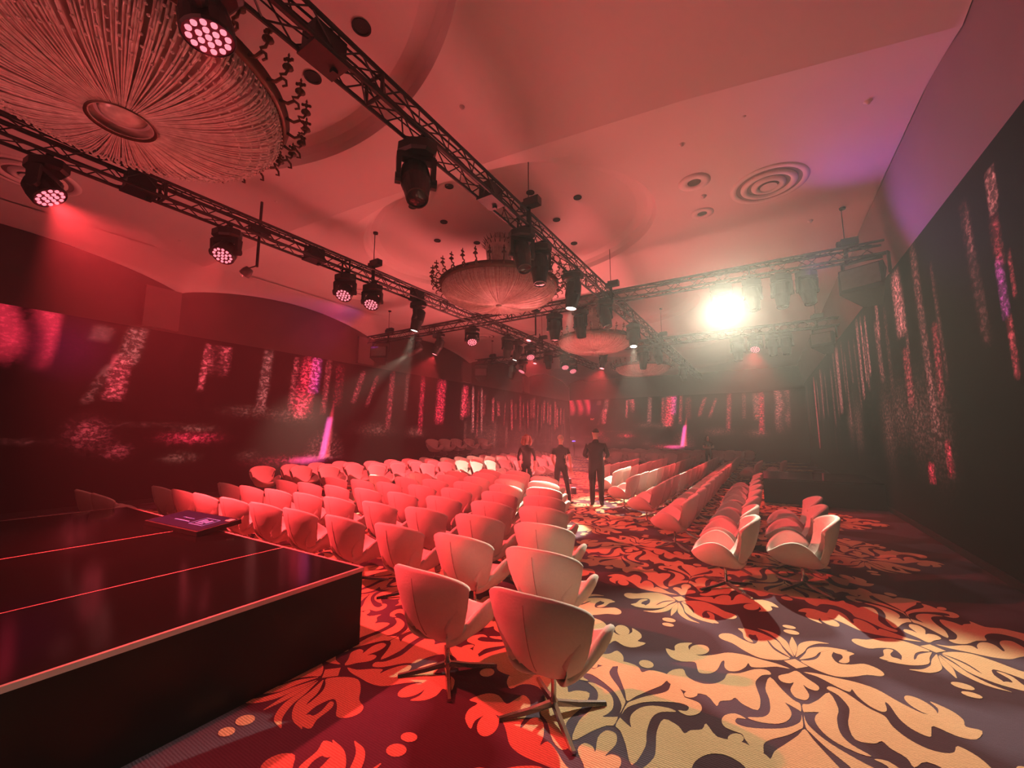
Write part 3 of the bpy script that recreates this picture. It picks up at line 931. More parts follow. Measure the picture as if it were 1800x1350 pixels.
# near block: rows across the room, all facing away from the stage
MX = -5.40
GN = 'chairs of the near block facing the centre'
for k in range(0, 9):
    yc = 2.46 + 0.842 * k
    xr = -1.20 - 0.425 * k
    xl = 2 * MX - xr
    if k == 0:
        xs = [xr, xr - 0.86, xl + 0.80, xl - 0.05]
        names = ['in front of the stage corner, end of the nearest row', 'beside the front corner of the stage, second in the nearest row',
                 'beyond the far corner of the stage, cut off by its deck', 'beyond the far corner of the stage, leftmost of all']
        for x, nm in zip(xs, names):
            chair(x, yc, 0, 'white winged shell chair ' + nm, GN)
        continue
    cnt = int(round((xr - xl) / 0.87)) + 1
    for i in range(cnt):
        if k == 8 and i == 0:
            continue
        x = xr + (xl - xr) * i / (cnt - 1)
        lab = 'white winged chair, near block, %s row from the front, %s from its right-hand aisle' % (ORD[k], ORD[i])
        chair(x, yc, 0, lab, GN, near=(k <= 6))

# right block: files running away from the camera, facing left
GR = 'chairs of the right block facing the centre'
east = [(0.27, 5.78, 3), (-0.48, 5.36, 8), (-1.28, 6.85, 17), (-2.03, 8.25, 14), (-2.83, 9.55, 12), (-3.64, 10.9, 8), (-4.42, 12.3, 5)]
for j, (x, y0_, cnt) in enumerate(east):
    for i in range(cnt):
        y = y0_ + 0.845 * i
        lab = 'white winged chair, right block, %s file from the right wall, %s from the camera' % (ORD[j], ORD[i])
        chair(x, y, PI / 2, lab, GR, near=(y < 10))
for j, (x, ylist) in enumerate(((-0.48, (16.2, 17.05)), (0.27, (17.4,)))):
    for i, y in enumerate(ylist):
        chair(x, y, PI / 2, 'white winged chair just beyond the right-hand black platform, %s of the trio' % ORD[j * 2 + i], GR, near=False)
# left block: files along the left wall, facing right
GL = 'chairs of the left block facing the centre'
west = [(-12.05, 6.35, 4), (-11.25, 7.0, 7), (-10.45, 7.35, 16), (-9.62, 8.3, 14), (-8.8, 9.6, 12), (-7.95, 11.0, 8), (-7.15, 12.4, 5)]
for j, (x, y0_, cnt) in enumerate(west):
    for i in range(cnt):
        y = y0_ + 0.845 * i
        if x < -11.0 and y > 12.6:
            continue
        lab = 'white winged chair, left block, %s file from the left wall, %s from the stage' % (ORD[j], ORD[i])
        chair(x, y, -PI / 2, lab, GL, near=False)
# far block: rows across the room, facing the camera
GF = 'chairs of the far block facing the centre'
for k in range(8):
    yc = 20.6 + 0.86 * k
    cnt = 4 + k
    for i in range(cnt):
        x = -5.2 - 0.87 * (i - (cnt - 1) / 2)
        lab = 'white winged chair, far block, %s row from the centre, %s from its right end' % (ORD[k], ORD[i])
        chair(x, yc, PI, lab, GF, near=False)
for i, y in enumerate((13.7, 14.55, 15.4, 16.4, 17.6)):
    chair(-12.45, y, -PI / 2 - 0.25, 'white winged chair on the left wall platform, %s from its near end' % ORD[i], 'chairs on the left platform', near=False, z=0.70)


# ------------------------------------------------------------------ lighting trusses
TW, TZ = 0.235, 5.0      # box section, height of its underside
ME_CUBE = MB().box((0, 0, 0), (1, 1, 1)).mesh('bar', M['truss'])
_br = {}


def brace_mesh(v):
    key = tuple(round(c, 3) for c in v)
    if key not in _br:
        _br[key] = MB().tube([(0, 0, 0), v], 0.0085, 6).mesh('brace', M['truss'])
    return _br[key]


def truss(axis, c, a0, a1, label, near_to, pitch=0.5):
    """axis 'Y': runs along y at x=c ; axis 'X': runs along x at y=c"""
    t = empty('lighting_truss', (c, a0, TZ) if axis == 'Y' else (a0, c, TZ), 0 if axis == 'Y' else -PI / 2, label, 'truss', 'black box trusses')
    L = a1 - a0
    h = TW / 2
    cs = [(-h, 0), (h, 0), (h, TW), (-h, TW)]
    for (x, z) in cs:
        MB().tube([(x, 0, z), (x, L, z)], 0.023, 8).build('chord', M['truss'], t)
    faces = [((-h, 0), (h, 0)), ((h, 0), (h, TW)), ((h, TW), (-h, TW)), ((-h, TW), (-h, 0))]
    rest = MB()
    m = int(L / pitch)
    for i in range(m):
        for fi, (p, q) in enumerate(faces):
            y0_, ym, y1_ = i * pitch, (i + 0.5) * pitch, (i + 1) * pitch
            for s, e, ya, yb in ((p, q, y0_, ym), (q, p, ym, y1_)):
                A = Vector((s[0], ya, s[1]))
                B = Vector((e[0], yb, e[1]))
                if yb < near_to:
                    o = link('brace', brace_mesh(B - A), t)
                    o.location = A
                else:
                    rest.tube([A, B], 0.0085, 5)
    if rest.v:
        o = rest.build('far_braces', M['truss'], t)
        o['kind'] = 'stuff'
    # end frames where the 3 m sections are bolted
    for y in [k * 3.0 for k in range(1, int(L / 3) + 1)]:
        fr = MB()
        for (p, q) in faces:
            fr.tube([(p[0], y, p[1]), (q[0], y, q[1])], 0.020, 6)
        fr.build('section_joint', M['truss'], t)
    # cables tied along the top
    for kk, (dx, dz) in enumerate(((0.03, TW + .02), (-0.05, TW + .015), (0.0, 0.06))):
        pts = []
        for i in range(int(L / 0.35) + 1):
            pts.append((dx + 0.025 * math.sin(i * 1.7 + kk), i * 0.35, dz - 0.03 * abs(math.sin(i * 0.9 + kk))))
        MB().tube(pts, 0.012 if kk < 2 else 0.008, 5).build('cable', M['matte'], t, True)
    return t


AX, BX, CY, DY = -3.09, -7.06, 9.70, 15.45
truss('Y', AX, -0.6, 26.5, 'black box truss running overhead from top left down past the near chandelier', 8.4)
truss('Y', BX, -1.0, 19.6, 'black box truss entering at the left edge under the near chandelier', 8.8)
truss('X', CY, -12.05, 2.10, 'nearer black cross truss carrying the glaring white spotlight', 0.0)
truss('X', DY, -11.5, 2.15, 'farther black cross truss hung with small lamps in the haze', 0.0)


# ------------------------------------------------------------------ moving lights
def rot_to(d):
    return Vector(d).to_track_quat('-Z', 'Y').to_matrix()


def lobes(n, r, depth):
    return [(r, 0), (r, depth)]


ME_CLAMP = MB().box((0, 0, -0.03), (0.24, 0.06, 0.09), None, 0, 0.7).mesh('clamp', M['fixture'])
ME_BASE = MB().lathe([(.001, 0), (.20, 0), (.235, -.02), (.235, -.11), (.20, -.14), (.001, -.14)], 8, 0, Matrix.Rotation(PI / 8, 4, 'Z'), 1.0, 0.72).mesh('base', M['fixture'])


def yoke_mesh(half, drop):
    mb = MB().box((0, 0, -0.03), (2 * half + 0.08, 0.11, 0.06))
    for s in (-1, 1):
        mb.box((s * (half + 0.025), 0, -drop / 2 - 0.02), (0.055, 0.12, drop), None, 0, 0.8)
        mb.lathe([(.001, -.03), (.06, -.03), (.06, .03), (.001, .03)], 12, 0, Matrix.Translation((s * (half + 0.03), 0, -drop)) @ Matrix.Rotation(PI / 2, 4, 'Y'))
    return mb.mesh('yoke', M['fixture'])


ME_YOKE_P, ME_YOKE_W = yoke_mesh(0.165, 0.30), yoke_mesh(0.165, 0.22)
# profile head: local -z is the beam
ME_HEAD_P = MB().lathe([(.001, .27), (.10, .265), (.155, .22), (.165, .10), (.165, -.05), (.15, -.10), (.125, -.28), (.118, -.34), (.105, -.34)], 20).mesh('head', M['fixture'], False)
ME_HEAD_W = MB().lathe([(.001, .17), (.09, .16), (.145, .10), (.165, .0), (.168, -.10), (.155, -.115)], 20).mesh('head', M['fixture'], False)
LENS_P = {}
for key in ('lens_off', 'lens_white', 'lens_star', 'lens_red'):
    LENS_P[key] = MB().lathe([(.106, -.325), (.07, -.337), (.001, -.342)], 20).mesh('lens', M[key], True)
ME_LEDPLATE = MB().lathe([(.156, -.104), (.001, -.104)], 20).mesh('lens_plate', M['led_plate'])
ME_LED = MB().lathe([(.021, -.104), (.019, -.116), (.001, -.120)], 10).mesh('led', M['led'], True)
LEDPOS = [(0, 0)] + [(0.058 * math.cos(k * PI / 3), 0.058 * math.sin(k * PI / 3)) for k in range(6)] + [(0.116 * math.cos(k * PI / 6), 0.116 * math.sin(k * PI / 6)) for k in range(12)]


def moving_light(x, y, d, label, kind='profile', lens='lens_off', light=None, size=1.0, ztop=TZ - 0.015, cat='stage light', leds=True):
    """hung under a truss; d = beam direction; light=(color, power, angle, blend)"""
    t = empty('moving_spotlight' if kind == 'profile' else 'wash_light', (x, y, ztop), 0, label, cat, 'moving spotlights on the trusses' if kind == 'profile' else 'wash lights on the trusses')
    t.scale = (size,) * 3
    link('clamp', ME_CLAMP, t)
    link('base', ME_BASE, t).location = (0, 0, -0.06)
    d = Vector(d).normalized()
    pan = math.atan2(d.y, d.x) + PI / 2
    yk = link('yoke', ME_YOKE_P if kind == 'profile' else ME_YOKE_W, t)
    yk.location = (0, 0, -0.20)
    yk.rotation_euler = (0, 0, pan)
    drop = 0.30 if kind == 'profile' else 0.22
    pv = Vector((0, 0, -0.20 - drop))
    hd = link('head', ME_HEAD_P if kind == 'profile' else ME_HEAD_W, t)
    hd.matrix_local = Matrix.Translation(pv) @ rot_to(d).to_4x4()
    if kind == 'profile':
        link('lens', LENS_P[lens], hd)
        lens_at = 0.36
    else:
        link('lens_plate', ME_LEDPLATE, hd)
        if leds:
            for (a, b) in LEDPOS:
                o = link('led', ME_LED, hd)
                o.location = (a, b, 0)
        lens_at = 0.14
    if light:
        col, pw, ang, bl = light
        p = Vector((x, y, ztop)) + (pv + d * lens_at) * size
        sp = spot('beam', p, p + d, col, pw, ang, bl, 0.05)
    return t


dn = (0, 0, -1)
# on the truss that starts top left (A)
moving_light(AX - 0.05, 1.02, (.12, .16, -1), 'red LED wash light hanging at the top edge over the near chandelier', 'wash', light=(RED, 520, 46, .5), ztop=TZ - .02)
moving_light(AX - 0.02, 3.02, (.45, -.35, -1), 'large dark unlit moving spotlight under the long truss near the ceiling fold', size=1.0)
moving_light(AX, 5.32, (.35, -.3, -1), 'dark unlit moving spotlight right of the chandelier crown, nearer of two', size=.92)
moving_light(AX, 5.92, (.1, -.15, -1), 'dark unlit moving spotlight right of the chandelier crown, farther of two', size=.92)
moving_light(AX, 7.36, (-.10, -.12, -1), 'lit white moving spotlight beside the right rim of the middle chandelier', lens='lens_white', light=(CREAM, 3000, 24, .3), size=.95)
moving_light(AX, 9.30, (.3, -.2, -1), 'dark pointed moving spotlight under the crossing of two trusses', size=.9)
moving_light(AX, 11.85, (.05, -.3, -1), 'lit white moving spotlight over the third chandelier throwing a wide cone', lens='lens_white', light=(CREAM, 2600, 40, .3), size=.9)
moving_light(AX, 15.1, (.2, -.1, -1), 'dark moving spotlight at the far crossing of the trusses', size=.9)
moving_light(AX, 20.5, (.2, -.3, -1), 'dark moving spotlight farthest along the long truss', size=.9)
# on the truss from the left edge (B)
moving_light(BX, 0.92, (.45, .62, -.92), 'red LED wash light near the left edge over the stage, seen from below', 'wash', light=(RED, 4600, 84, .6))
moving_light(BX, 2.84, (.35, -.55, -1), 'bright red LED wash light with a beam, beside the vertical pipe', 'wash', light=(RED, 900, 50, .5))
moving_light(BX, 5.00, (.35, -.55, -1), 'red LED wash light before the round diffuser, nearer of the pair', 'wash', light=(RED, 900, 48, .5))
moving_light(BX, 5.68, (.35, -.55, -1), 'red LED wash light before the round diffuser, farther of the pair', 'wash', light=(RED, 900, 48, .5))
moving_light(BX, 7.06, (-.25, -.10, -1), 'lit white moving spotlight hanging left of the middle chandelier bowl', lens='lens_white', light=(CREAM, 3000, 24, .3), size=.92)
moving_light(BX, 11.2, (-.2, .1, -1), 'dark moving spotlight beyond the truss crossing, upper of two', size=.92)
moving_light(BX, 11.85, (-.35, -.1, -1), 'lit white moving spotlight below the truss crossing with a soft beam', lens='lens_white', light=(CREAM, 1100, 24, .3), size=.9)
moving_light(BX, 12.75, (.4, -.5, -1), 'tilted red LED wash light right of the truss crossing beam', 'wash', light=(RED, 1200, 80, .5))
moving_light(BX, 14.2, (.1, -.1, -1), 'dark moving spotlight before the far cross truss', size=.85)
moving_light(BX, 16.6, (.5, -.5, -1), 'tilted red LED wash light at the far end of the left truss', 'wash', light=(RED, 400, 45, .5))
# on the nearer cross truss (C)
moving_light(-9.75, CY, (-.75, -.35, -.55), 'lit white moving spotlight on the left arm throwing a beam at the left wall', lens='lens_white', light=(CREAM, 3600, 36, 1.0), size=.9)
moving_light(-8.75, CY, (-.35, -.25, -1), 'red-glowing moving spotlight on the left arm of the cross truss', lens='lens_red', light=(RED, 2600, 90, .6), size=.9)  # red lens glow and beam added to light the left block
moving_light(-7.40, CY, (.45, -.5, -1), 'red LED wash light at the crossing left of the middle chandelier', 'wash', light=(RED, 500, 45, .5))
moving_light(-4.62, CY, (.05, -.1, -1), 'dark moving spotlight with a pale stripe before the third chandelier', size=.95)
moving_light(-3.88, CY, (.05, .1, -1), 'dark moving spotlight hiding the crown of the third chandelier', size=.95)
moving_light(-0.60, CY, (0.14, -1, -.48), 'glaring white moving spotlight shining at the camera', lens='lens_star', light=(STAR, 2900, 47, .35), size=1.0)
moving_light(-0.02, CY, (.1, -.2, -1), 'dark moving spotlight just right of the glaring one', size=.85)
moving_light(0.50, CY, (-.05, -.2, -1), 'dark moving spotlight on the right arm, left of a close pair', size=.88)
moving_light(0.92, CY + .02, (.1, -.2, -1), 'dark moving spotlight on the right arm, right of a close pair', size=.88)
# on the farther cross truss (D)
moving_light(-9.5, DY, (-.1, -.2, -1), 'dim moving spotlight at the left end of the farther cross truss', size=.95)
moving_light(-8.95, DY, (-.3, -.5, -1), 'small lit wash light at the left end of the farther cross truss', 'wash', light=(CREAM, 300, 40, .5))
moving_light(-6.9, DY, (.3, -.5, -1), 'tilted wash light left of the red lamp on the farther cross truss', 'wash')
moving_light(-5.25, DY, (-.15, -.3, -1), 'brightly lit red lamp pointing down between the two farther chandeliers', lens='lens_red', light=(RED, 2400, 110, .5), size=.85)
moving_light(-3.7, DY, (0, -.2, -1), 'hazy dark moving spotlight before the farthest chandelier', size=1.0)
moving_light(-0.57, DY, (0, -.2, -1), 'hazy moving spotlight on the farther cross truss, first right of the long truss', size=1.0)
moving_light(-0.06, DY, (-.15, -.75, -1), 'lit orange-white wash light on the right arm of the farther cross truss', 'wash', light=(RED, 1300, 70, .5))
moving_light(0.42, DY, (0, -.2, -1), 'hazy moving spotlight on the farther cross truss, third right of the long truss', size=.9)
moving_light(0.79, DY, (0, -.2, -1), 'hazy moving spotlight on the farther cross truss, fourth right of the long truss', size=.9)


# loudspeakers hung at the truss ends
def speaker(x, y, z, rz, s, label):
    t = empty('hung_loudspeaker', (x, y, z), rz, label, 'loudspeaker', 'hung loudspeakers')
    t.scale = (s,) * 3
    vs = [(-.30, -.22, 0), (.30, -.22, 0), (.20, .24, 0), (-.20, .24, 0), (-.30, -.26, -.42), (.30, -.26, -.42), (.12, .16, -.62), (-.12, .16, -.62)]
    MB().add(vs, [(3, 2, 1, 0), (4, 5, 6, 7), (0, 1, 5, 4), (1, 2, 6, 5), (2, 3, 7, 6), (3, 0, 4, 7)]).build('cabinet', M['matte'], t)
    MB().box((0, -.255, -.21), (.52, .02, .36), Matrix.Rotation(math.radians(5), 3, 'X')).build('grille', M['fixture_grey'], t)
    mb = MB()
    for sx in (-.31, .31):
        mb.box((sx, 0, .0), (.02, .10, .36))
    mb.box((0, 0, .17), (.64, .10, .03))
    mb.build('bracket', M['fixture'], t)


speaker(1.82, CY, 4.79, -0.5, 1.12, 'black angular loudspeaker hung under the right end of the nearer cross truss')
speaker(1.78, DY, 4.79, -0.5, 1.0, 'hazy black loudspeaker hung under the right end of the farther cross truss')
speaker(-11.45, CY, 4.79, 0.5, 1.0, 'dark red-tinged loudspeaker hung at the left end of the nearer cross truss')
speaker(-11.2, DY, 4.79, 0.5, 1.0, 'dark loudspeaker hung at the left end of the farther cross truss')


# chain motors with their steel cables, driver boxes, vertical pipes
def motor(x, y, ztop, label):
    t = empty('chain_motor', (x, y, TZ + TW), 0, label, 'chain hoist', 'chain hoists on the trusses')
    MB().box((0.07, 0, 0.13), (0.26, 0.13, 0.13)).box((-.09, 0, .11), (.08, .10, .10)).build('housing', M['fixture'], t)
    MB().tube([(0, 0, .06), (0, 0, -.30)], 0.035, 8).build('sling', M['matte'], t)
    MB().tube([(0, 0, .19), (0, 0, ztop - TZ - TW)], 0.008, 6).build('cable', M['matte'], t)
    MB().tube([(0.02, 0, ztop - TZ - TW - 0.035), (0.02, 0, ztop - TZ - TW)], [0.05, 0.055], 12).build('ceiling_plate', M['vent_dark'], t)


motor(AX + 0.12, 5.33, 6.33, 'chain hoist with cable on the long truss, above the chandelier crown')
motor(AX + 0.12, 9.45, 6.33, 'chain hoist with cable at the nearer crossing of the trusses')
motor(AX + 0.12, 15.3, 6.33, 'chain hoist at the farther crossing of the long truss')
motor(BX + 0.1, 5.60, 6.08, 'chain hoist with cable over the paired red wash lights')
motor(BX + 0.1, 13.5, 6.33, 'chain hoist on the left truss beyond the crossing')
motor(1.56, CY, 6.08, 'chain hoist at the right end of the nearer cross truss')
motor(1.60, DY, 6.08, 'chain hoist at the right end of the farther cross truss')
motor(-11.1, CY, 6.08, 'chain hoist at the left end of the nearer cross truss')
motor(-10.6, DY, 6.08, 'chain hoist at the left end of the farther cross truss')


def driver_box(x, y, label):
    t = empty('power_box', (x, y, TZ), 0, label, 'power box', 'power boxes inside the trusses')
    MB().box((0, 0, 0.115), (0.20, 0.30, 0.19)).build('case', M['fixture'], t)
    MB().box((0, 0, -0.015), (0.26, 0.34, 0.05)).box((0, .1, -.05), (.05, .05, .05)).build('clamp_plate', M['fixture'], t)
    MB().box((0.0, -0.152, 0.12), (0.05, 0.006, 0.03)).build('display', M['fixture_grey'], t)


driver_box(AX, 1.86, 'black power box in the long truss near the top edge')
driver_box(AX, 4.45, 'black power box in the long truss over the middle ceiling oval')
driver_box(BX, 1.75, 'black power box in the left truss below the near chandelier')
driver_box(BX, 4.31, 'black power box in the left truss right of the vertical pipe')
driver_box(BX, 7.02, 'black power box in the left truss above its lit spotlight')


def drop_pipe(x, y, z0, z1, label, lamp):
    t = empty('pipe_lamp', (x, y, z0), 0, label, 'stage light', 'small lamps on drop pipes')
    MB().tube([(0, 0, 0), (0, 0, z1 - z0)], 0.022, 8).build('pipe', M['truss'], t)
    MB().box((0, 0, TZ + 0.12 - z0), (0.10, 0.32, 0.10)).build('clamp', M['truss'], t)
    MB().tube([(-.01, 0, .02), (-.14, -.04, .0), (-.17, -.06, -.08)], 0.012, 6).build('bracket', M['truss'], t)
    R = Matrix.Translation((-.17, -.06, -.06)) @ rot_to(lamp).to_4x4()
    hd = MB().lathe([(.001, .07), (.06, .06), (.08, 0), (.085, -.08), (.07, -.085)], 14, 0, R).build('head', M['fixture_grey'], t, True)
    MB().lathe([(.072, -.08), (.001, -.082)], 14, 0, R).build('lens', M['lens_red'], hd)
    MB().box((-.26, -.10, -.10), (.10, .01, .07), Matrix.Rotation(.6, 3, 'Y')).build('barn_door', M['edge'], hd)


drop_pipe(BX + .05, 3.29, 4.47, 5.62, 'small shiny lamp on a vertical pipe beside the bright red wash light', (-.6, -.3, -.7))
drop_pipe(-5.2, CY, 4.42, 5.2, 'small reddish lamp on a short pipe below the middle chandelier', (-.1, -.3, -1))
drop_pipe(BX + .05, 13.4, 4.50, 5.5, 'small lamp on a pipe at the left truss beyond the crossing', (-.1, -.3, -1))


# ------------------------------------------------------------------ chandeliers
def bowl_r(t):
    """bead bowl profile, t from rim (0) to the bottom (1): radius factor, drop"""
    return math.cos(t * PI / 2) ** 0.62, math.sin(t * PI / 2) ** 0.9


ME_FINIAL = (MB().lathe([(.001, .20), (.012, .17), (.006, .15), (.030, .125), (.006, .10), (.014, .08), (.045, .05), (.05, .035), (.016, .02), (.012, 0)], 10)
             .sphere((.035, 0, .125), .018, 6).sphere((-.035, 0, .125), .018, 6))


def chandelier(x, y, label, detail=1, R=1.30, zr=5.02, drop=0.40, oculus=False):
    t = empty('chandelier', (x, y, zr), 0, label, 'chandelier', 'crystal chandeliers')
    # rim band
    MB().lathe([(R - .02, .0), (R + .015, -.035), (R + .03, .03), (R + .06, .075), (R + .03, .10), (R - .03, .10), (R - .04, .02)], 64).build('rim_band', M['bronze'], t, True)
    r0 = 0.22 if oculus else 0.02
    ns = 300 if detail > 1 else (220 if detail else 110)
    steps = 9
    mb = MB()
    for k in range(ns):
        q = 2 * PI * k / ns + random.uniform(-.016, .016)
        pts, rs = [], []
        wob = random.uniform(-.012, .012)
        for i in range(steps + 1):
            tt = i / steps
            f, dz = bowl_r(tt * 0.995)
            rr = max(r0, R * f * 0.985)
            pts.append((rr * math.cos(q), rr * math.sin(q), -dz * drop + wob * math.sin(tt * PI)))
            rs.append((0.0125 if i % 2 else 0.0085) * (0.3 + 0.7 * f))
        mb.tube(pts, rs, 4, 0, False)
    if detail:
        # rows of single beads on the upper part of the bowl, catching the light
        for ring in range(7 if detail > 1 else 4):
            tt = 0.10 + 0.085 * ring
            f, dz = bowl_r(tt)
            nb = int(130 * f)
            for k in range(nb):
                q = 2 * PI * (k + 0.5 * (ring % 2)) / nb
                mb.sphere((R * f * math.cos(q), R * f * math.sin(q), -dz * drop - .012), 0.014, 4)
    o = mb.build('bead_strands', M['crystal'], t, True)
    o['kind'] = 'stuff'
    prof = []
    for i in range(12):
        f, dz = bowl_r(i / 11 * 0.97)
        prof.append((max(r0 * .9, R * f * 0.955), -dz * drop * 0.90 + .02))
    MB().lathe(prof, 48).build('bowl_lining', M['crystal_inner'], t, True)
    if oculus:
        MB().lathe([(r0 + .01, -drop - .005), (r0 + .035, -drop - .02), (r0 + .03, -drop + .02)], 32).build('oculus_ring', M['bronze'], t, True)
        MB().lathe([(.20, -drop + .14), (.17, -drop + .06), (.09, -drop + .02), (.001, -drop)], 24).build('glass_drop', M['crystal'], t, True)
    else:
        MB().lathe([(.06, -drop + .01), (.075, -drop - .02), (.03, -drop - .05), (.001, -drop - .06)], 20).build('bottom_boss', M['crystal'], t, True)
    # crown stem
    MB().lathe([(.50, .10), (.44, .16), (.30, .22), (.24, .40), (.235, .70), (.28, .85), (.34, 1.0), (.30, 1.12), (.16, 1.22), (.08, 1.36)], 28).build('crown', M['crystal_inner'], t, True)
    cs = MB()
    for k in range(44):
        q = 2 * PI * k / 44
        cs.tube([(.50 * math.cos(q), .50 * math.sin(q), .10), (.31 * math.cos(q), .31 * math.sin(q), .24), (.25 * math.cos(q), .25 * math.sin(q), .5), (.30 * math.cos(q), .30 * math.sin(q), .9)], [.012, .014, .013, .012], 4, 0, False)
    cs.build('crown_strands', M['crystal'], t, True)['kind'] = 'stuff'
    sp = MB()
    for k in range(20):
        q = 2 * PI * k / 20
        for dz, e in ((0.96, .42), (1.08, .38)):
            sp.tube([(.30 * math.cos(q), .30 * math.sin(q), dz), (e * math.cos(q), e * math.sin(q), dz + .10)], [.016, .002], 4)
    sp.build('crown_spikes', M['bronze'], t)['kind'] = 'stuff'
    me_c = MB().lathe([(.001, .42), (.010, .40), (.018, .20), (.018, .02), (.045, .0), (.03, -.03), (.001, -.035)], 10).mesh('candle', M['candle'], True)
    for k in range(8):
        q = 2 * PI * k / 8 + .2
        link('candle', me_c, t).location = (.46 * math.cos(q), .46 * math.sin(q), .18)
    # scrolled arms with cups round the rim
    na = 34
    me_f = ME_FINIAL.mesh('finial', M['bronze'], True)
    arm = MB().tube([(R + .03, 0, .05), (R + .11, 0, .02), (R + .17, 0, .06), (R + .15, 0, .10), (R + .20, 0, .10), (R + .22, 0, .14)], [.018, .017, .016, .014, .014, .012], 6)
    arm.tube([(R + .17, 0, .06), (R + .21, 0, .03), (R + .22, 0, -.02), (R + .18, 0, -.03)], [.014, .013, .012, .010], 6)
    me_a = arm.mesh('candle_arm', M['bronze'], True)
    for k in range(na):
        q = 2 * PI * k / na
        a = link('candle_arm', me_a, t)
        a.rotation_euler = (0, 0, q)
        fo = link('finial', me_f, a)
        fo.location = (R + .22, 0, .13)
    # suspension rod up into the oval recess
    MB().tube([(0, 0, 1.3), (0, 0, 6.34 - zr)], [.05, .09], 12).build('suspension', M['bronze'], t)
    return t


chandelier(-4.95, 1.05, 'huge crystal bead chandelier overhead at top left, seen from underneath', 2, oculus=True)
chandelier(-4.95, 7.48, 'crystal bead chandelier with crown and candle cups in the middle', 1)
chandelier(-4.95, 13.68, 'crystal bead chandelier third from the camera, behind the cross truss', 0)
chandelier(-4.95, 20.40, 'pale hazy crystal bowl of the farthest chandelier', 0)


# ------------------------------------------------------------------ small lamps on the far side
def exit_sign(x, z, label):
    t = empty('exit_sign', (x, Y1 - 0.04, z), 0, label, 'exit sign', 'red exit signs')
    MB().box((0, 0, 0), (0.36, 0.05, 0.20)).build('housing', M['matte'], t)
    mb = MB()
    g = {'E': [(0, 0, .1, 1), (0, 0, 1, .12), (0, .44, .8, .56), (0, .88, 1, 1)], 'X': [], 'I': [(.42, 0, .58, 1)], 'T': [(.42, 0, .58, 1), (0, .86, 1, 1)]}
    for i, ch in enumerate('EXIT'):
        ox = -.14 + i * .074
        for (a, b, c, d) in g[ch]:
            mb.box((ox + (a + c) / 2 * .055, -.027, -.06 + (b + d) / 2 * .12), (max(.012, (c - a) * .055), .006, max(.014, (d - b) * .12)))
        if ch == 'X':
            for s in (-1, 1):
                mb.box((ox + .028, -.027, 0), (.014, .006, .13), Matrix.Rotation(s * .42, 3, 'Y'))
    mb.build('lettering', M['exit'], t)


exit_sign(-11.35, 2.9, 'small red exit sign on the far wall behind the tallest man')
exit_sign(-0.25, 2.9, 'small red exit sign on the far wall below the glaring spotlight')
t = empty('floor_lamp_blue', (-12.6, 29.6, 0), 0, 'small blue lamp glowing low on the far wall between two standing men', 'lamp')
MB().tube([(0, 0, 0), (0, 0, 1.12)], 0.02, 8).build('stand', M['matte'], t)
MB().lathe([(.16, 1.12), (.16, 1.16), (.001, 1.17)], 14).build('head', M['matte'], t)
MB().sphere((0, 0, 1.20), 0.14, 10, 0, (1, 1, .35)).build('bulb', M['bluelamp'], t, True)


